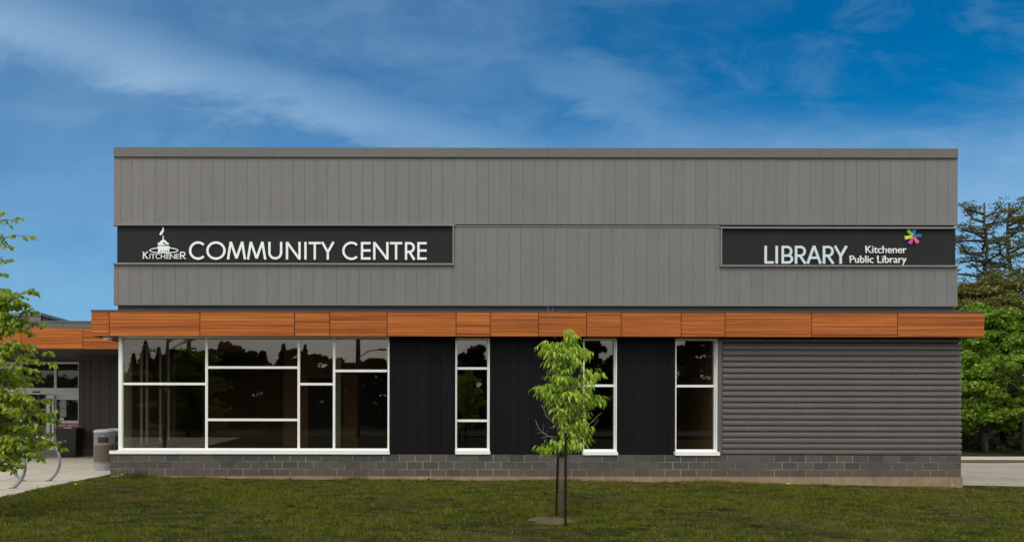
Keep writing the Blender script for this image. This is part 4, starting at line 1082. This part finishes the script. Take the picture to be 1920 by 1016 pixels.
# ------------------------------------------------------------------ lawn
def lawn_mask(x, y):
    m = (x > edge_x(y)+.01+.03*np.sin(y*9)+rng.uniform(-.03, .03, len(x))) & (y < -.16)
    front = .45+.10*np.sin(x*1.7)+.05*np.sin(x*4.1)-.22*np.maximum(0, x-15)
    m2 = (x > PX(1802, YB)+.03) & (y < front+rng.normal(0, .05, len(x))) & (y > -2.3-.0*x) 
    m = m | m2
    m &= ~((rng.uniform(0, 1, len(x)) < .55) & (((x-cxs)/1.2)**2+(y-cys)**2 < (.24+.1*rng.normal(size=len(x)))**2))
    return m
def fbm(x, y, s, seed):
    r = np.random.default_rng(seed); o = np.zeros_like(x)
    for i in range(5):
        for _ in range(3):
            a = r.uniform(0, 2*math.pi); f = s*(1.9**i); o += np.sin((x*math.cos(a)+y*math.sin(a))*f+r.uniform(0, 6.28))/(1.7**i)/3
    return o
n = 1500000
yl = -18.6+18.9*rng.uniform(0, 1, n)**.80; xl_ = rng.uniform(-11, 24, n)
half = (yl+D0); keep = (xl_ > (-760/1400*half-.4)) & (xl_ < (1290/1400*half+.4)) & (half > 8.2)
xl_, yl = xl_[keep], yl[keep]; k = lawn_mask(xl_, yl); xl_, yl = xl_[k], yl[k]
dens = fbm(xl_, yl, 1.6, 3); bald = fbm(xl_, yl, .9, 8)
# thin the turf where it is worn, and along the foundation
wallp = np.exp(-(np.abs(yl+.15))/.55)*(xl_ > -4)
k = (rng.uniform(0, 1, len(xl_)) < np.clip(.72+.35*dens-.45*wallp+.65*fbm(xl_, yl, 8.5, 77), .05, 1)); xl_, yl, dens, bald = xl_[k], yl[k], dens[k], bald[k]
n = len(xl_)
lump = fbm(xl_, yl, 7.5, 14); h = ((.034+.014*np.clip(dens, -1, 1)+.010*rng.normal(size=n))*(1+.75*np.clip(lump*1.2, -1, 1.6))).clip(.010, .11)*(1+.9*np.exp(-np.abs(yl+.22)/.14)*(rng.uniform(0, 1, n) < .6)); tuft = rng.uniform(0, 1, n) < .03; h[tuft] *= 1.7
a = rng.uniform(0, 2*math.pi, n); wd = .0030+.0026*(yl+D0)/12
lean = rng.uniform(.2, 1.1, n)*h; la = rng.uniform(0, 2*math.pi, n)
z0_ = zg(xl_)+(np.sin(xl_*2.1+np.sin(yl*1.3)*2)*np.sin(yl*1.7+xl_*.6)+.6*np.sin(xl_*5.3+yl*3.1))*.011-.006
b1 = np.stack([xl_-np.cos(a)*wd, yl-np.sin(a)*wd, z0_], 1); b2 = np.stack([xl_+np.cos(a)*wd, yl+np.sin(a)*wd, z0_], 1)
tp = np.stack([xl_+np.cos(la)*lean, yl+np.sin(la)*lean, z0_+h], 1)
Vv = np.stack([b1, b2, tp], 1).reshape(-1, 3)
go = np_mesh('lawn_grass', Vv, np.arange(3*n).reshape(-1, 3), [M['grass'], M['grass_dry']])
dry = .09+.60*np.clip(fbm(xl_, yl, 3.2, 31)*.5+fbm(xl_, yl, 1.1, 5)*.4, 0, 1)+.40*np.exp(-np.abs(yl+.3)/1.1)+.12*(xl_ > 12)
go.data.polygons.foreach_set('material_index', (rng.uniform(0, 1, n) < dry).astype(np.int32))
tag(go, 'short mown patchy grass in front of the building', 'grass', kind='stuff')
# flat broad-leaf weeds scattered through the turf
m = 700; wx = rng.uniform(-8, 17, m*3); wy = -16+16*rng.uniform(0, 1, m*3)**.8; k = lawn_mask(wx, wy); wx, wy = wx[k][:m], wy[k][:m]
B0, Dd, Ln = [], [], []
for x, y in zip(wx, wy):
    for j in range(random.randint(6, 11)):
        a = random.uniform(0, 6.28); B0.append((x+random.gauss(0, .03), y+random.gauss(0, .03), float(zg(x))+.015)); Dd.append((math.cos(a), math.sin(a), random.uniform(.15, .8))); Ln.append(random.uniform(.05, .13))
o = leaf_mesh('lawn_weeds', np.array(B0), np.array(Dd), np.array([0, 0, 1.0])+np.zeros((len(B0), 3)), np.array(Ln), np.array(Ln)*.3, M['weed'], None, .3, .1)
tag(o, 'broad leaved weeds scattered through the lawn', 'weeds', kind='stuff')
# leafy weed clump at the plinth's left end
WC = []
for i in range(220):
    x = PX(random.choice((232, 250, 262, 270, 245))+random.gauss(0, 6), -.3); WC.append((x, -.3+random.gauss(0, .08), .05+abs(random.gauss(0, .06))))
WC = np.array(WC); Dw = rng.normal(size=WC.shape); Dw[:, 2] = np.abs(Dw[:, 2])
tag(leaf_mesh('weed_clump', WC, Dw, np.array([0, 0, 1.0])+np.zeros(WC.shape), rng.uniform(.04, .085, len(WC)), rng.uniform(.02, .04, len(WC)), M['weed'], None), 'leafy green weed clump against the left end of the block plinth', 'weed')
# dandelions
def dandelion(px, py, z0, hh, lab):
    D = 1400*(CH-z0-hh)/(py-758); x = (px-VX)/FPX*D; y = D-D0
    Dn = empty('dandelion', (x, y, z0), lab, 'flower', 'dandelions in the lawn')
    mb = MB(); mb.tube([(x, y, z0-.02), (x+.01, y, z0+hh*.6), (x, y, z0+hh)], .004, 6); mb.build('stem', M['weed'], Dn)
    mb = MB(); mb.lathe([(.008, z0+hh-.004), (.032, z0+hh+.010), (.026, z0+hh+.022), (.008, z0+hh+.026)], x, y, 12); mb.build('flower_head', M['dandelion'], Dn, True)
M['dandelion'] = painted('dandelion_yellow', (.75, .55, .02), .7, .1)
dandelion(142, 909, .06, .10, 'yellow dandelion near the pavement edge')
dandelion(229, 891, .05, .10, 'yellow dandelion beside the weed clump at the left end of the plinth')
dandelion(1478, 906, -.09, .07, 'yellow dandelion under the corrugated wall')
dandelion(1787, 908, -.19, .10, 'yellow dandelion at the foot of the right corner of the building')
dandelion(1889, 909, -.19, .10, 'yellow dandelion near the parking lot at the right edge')
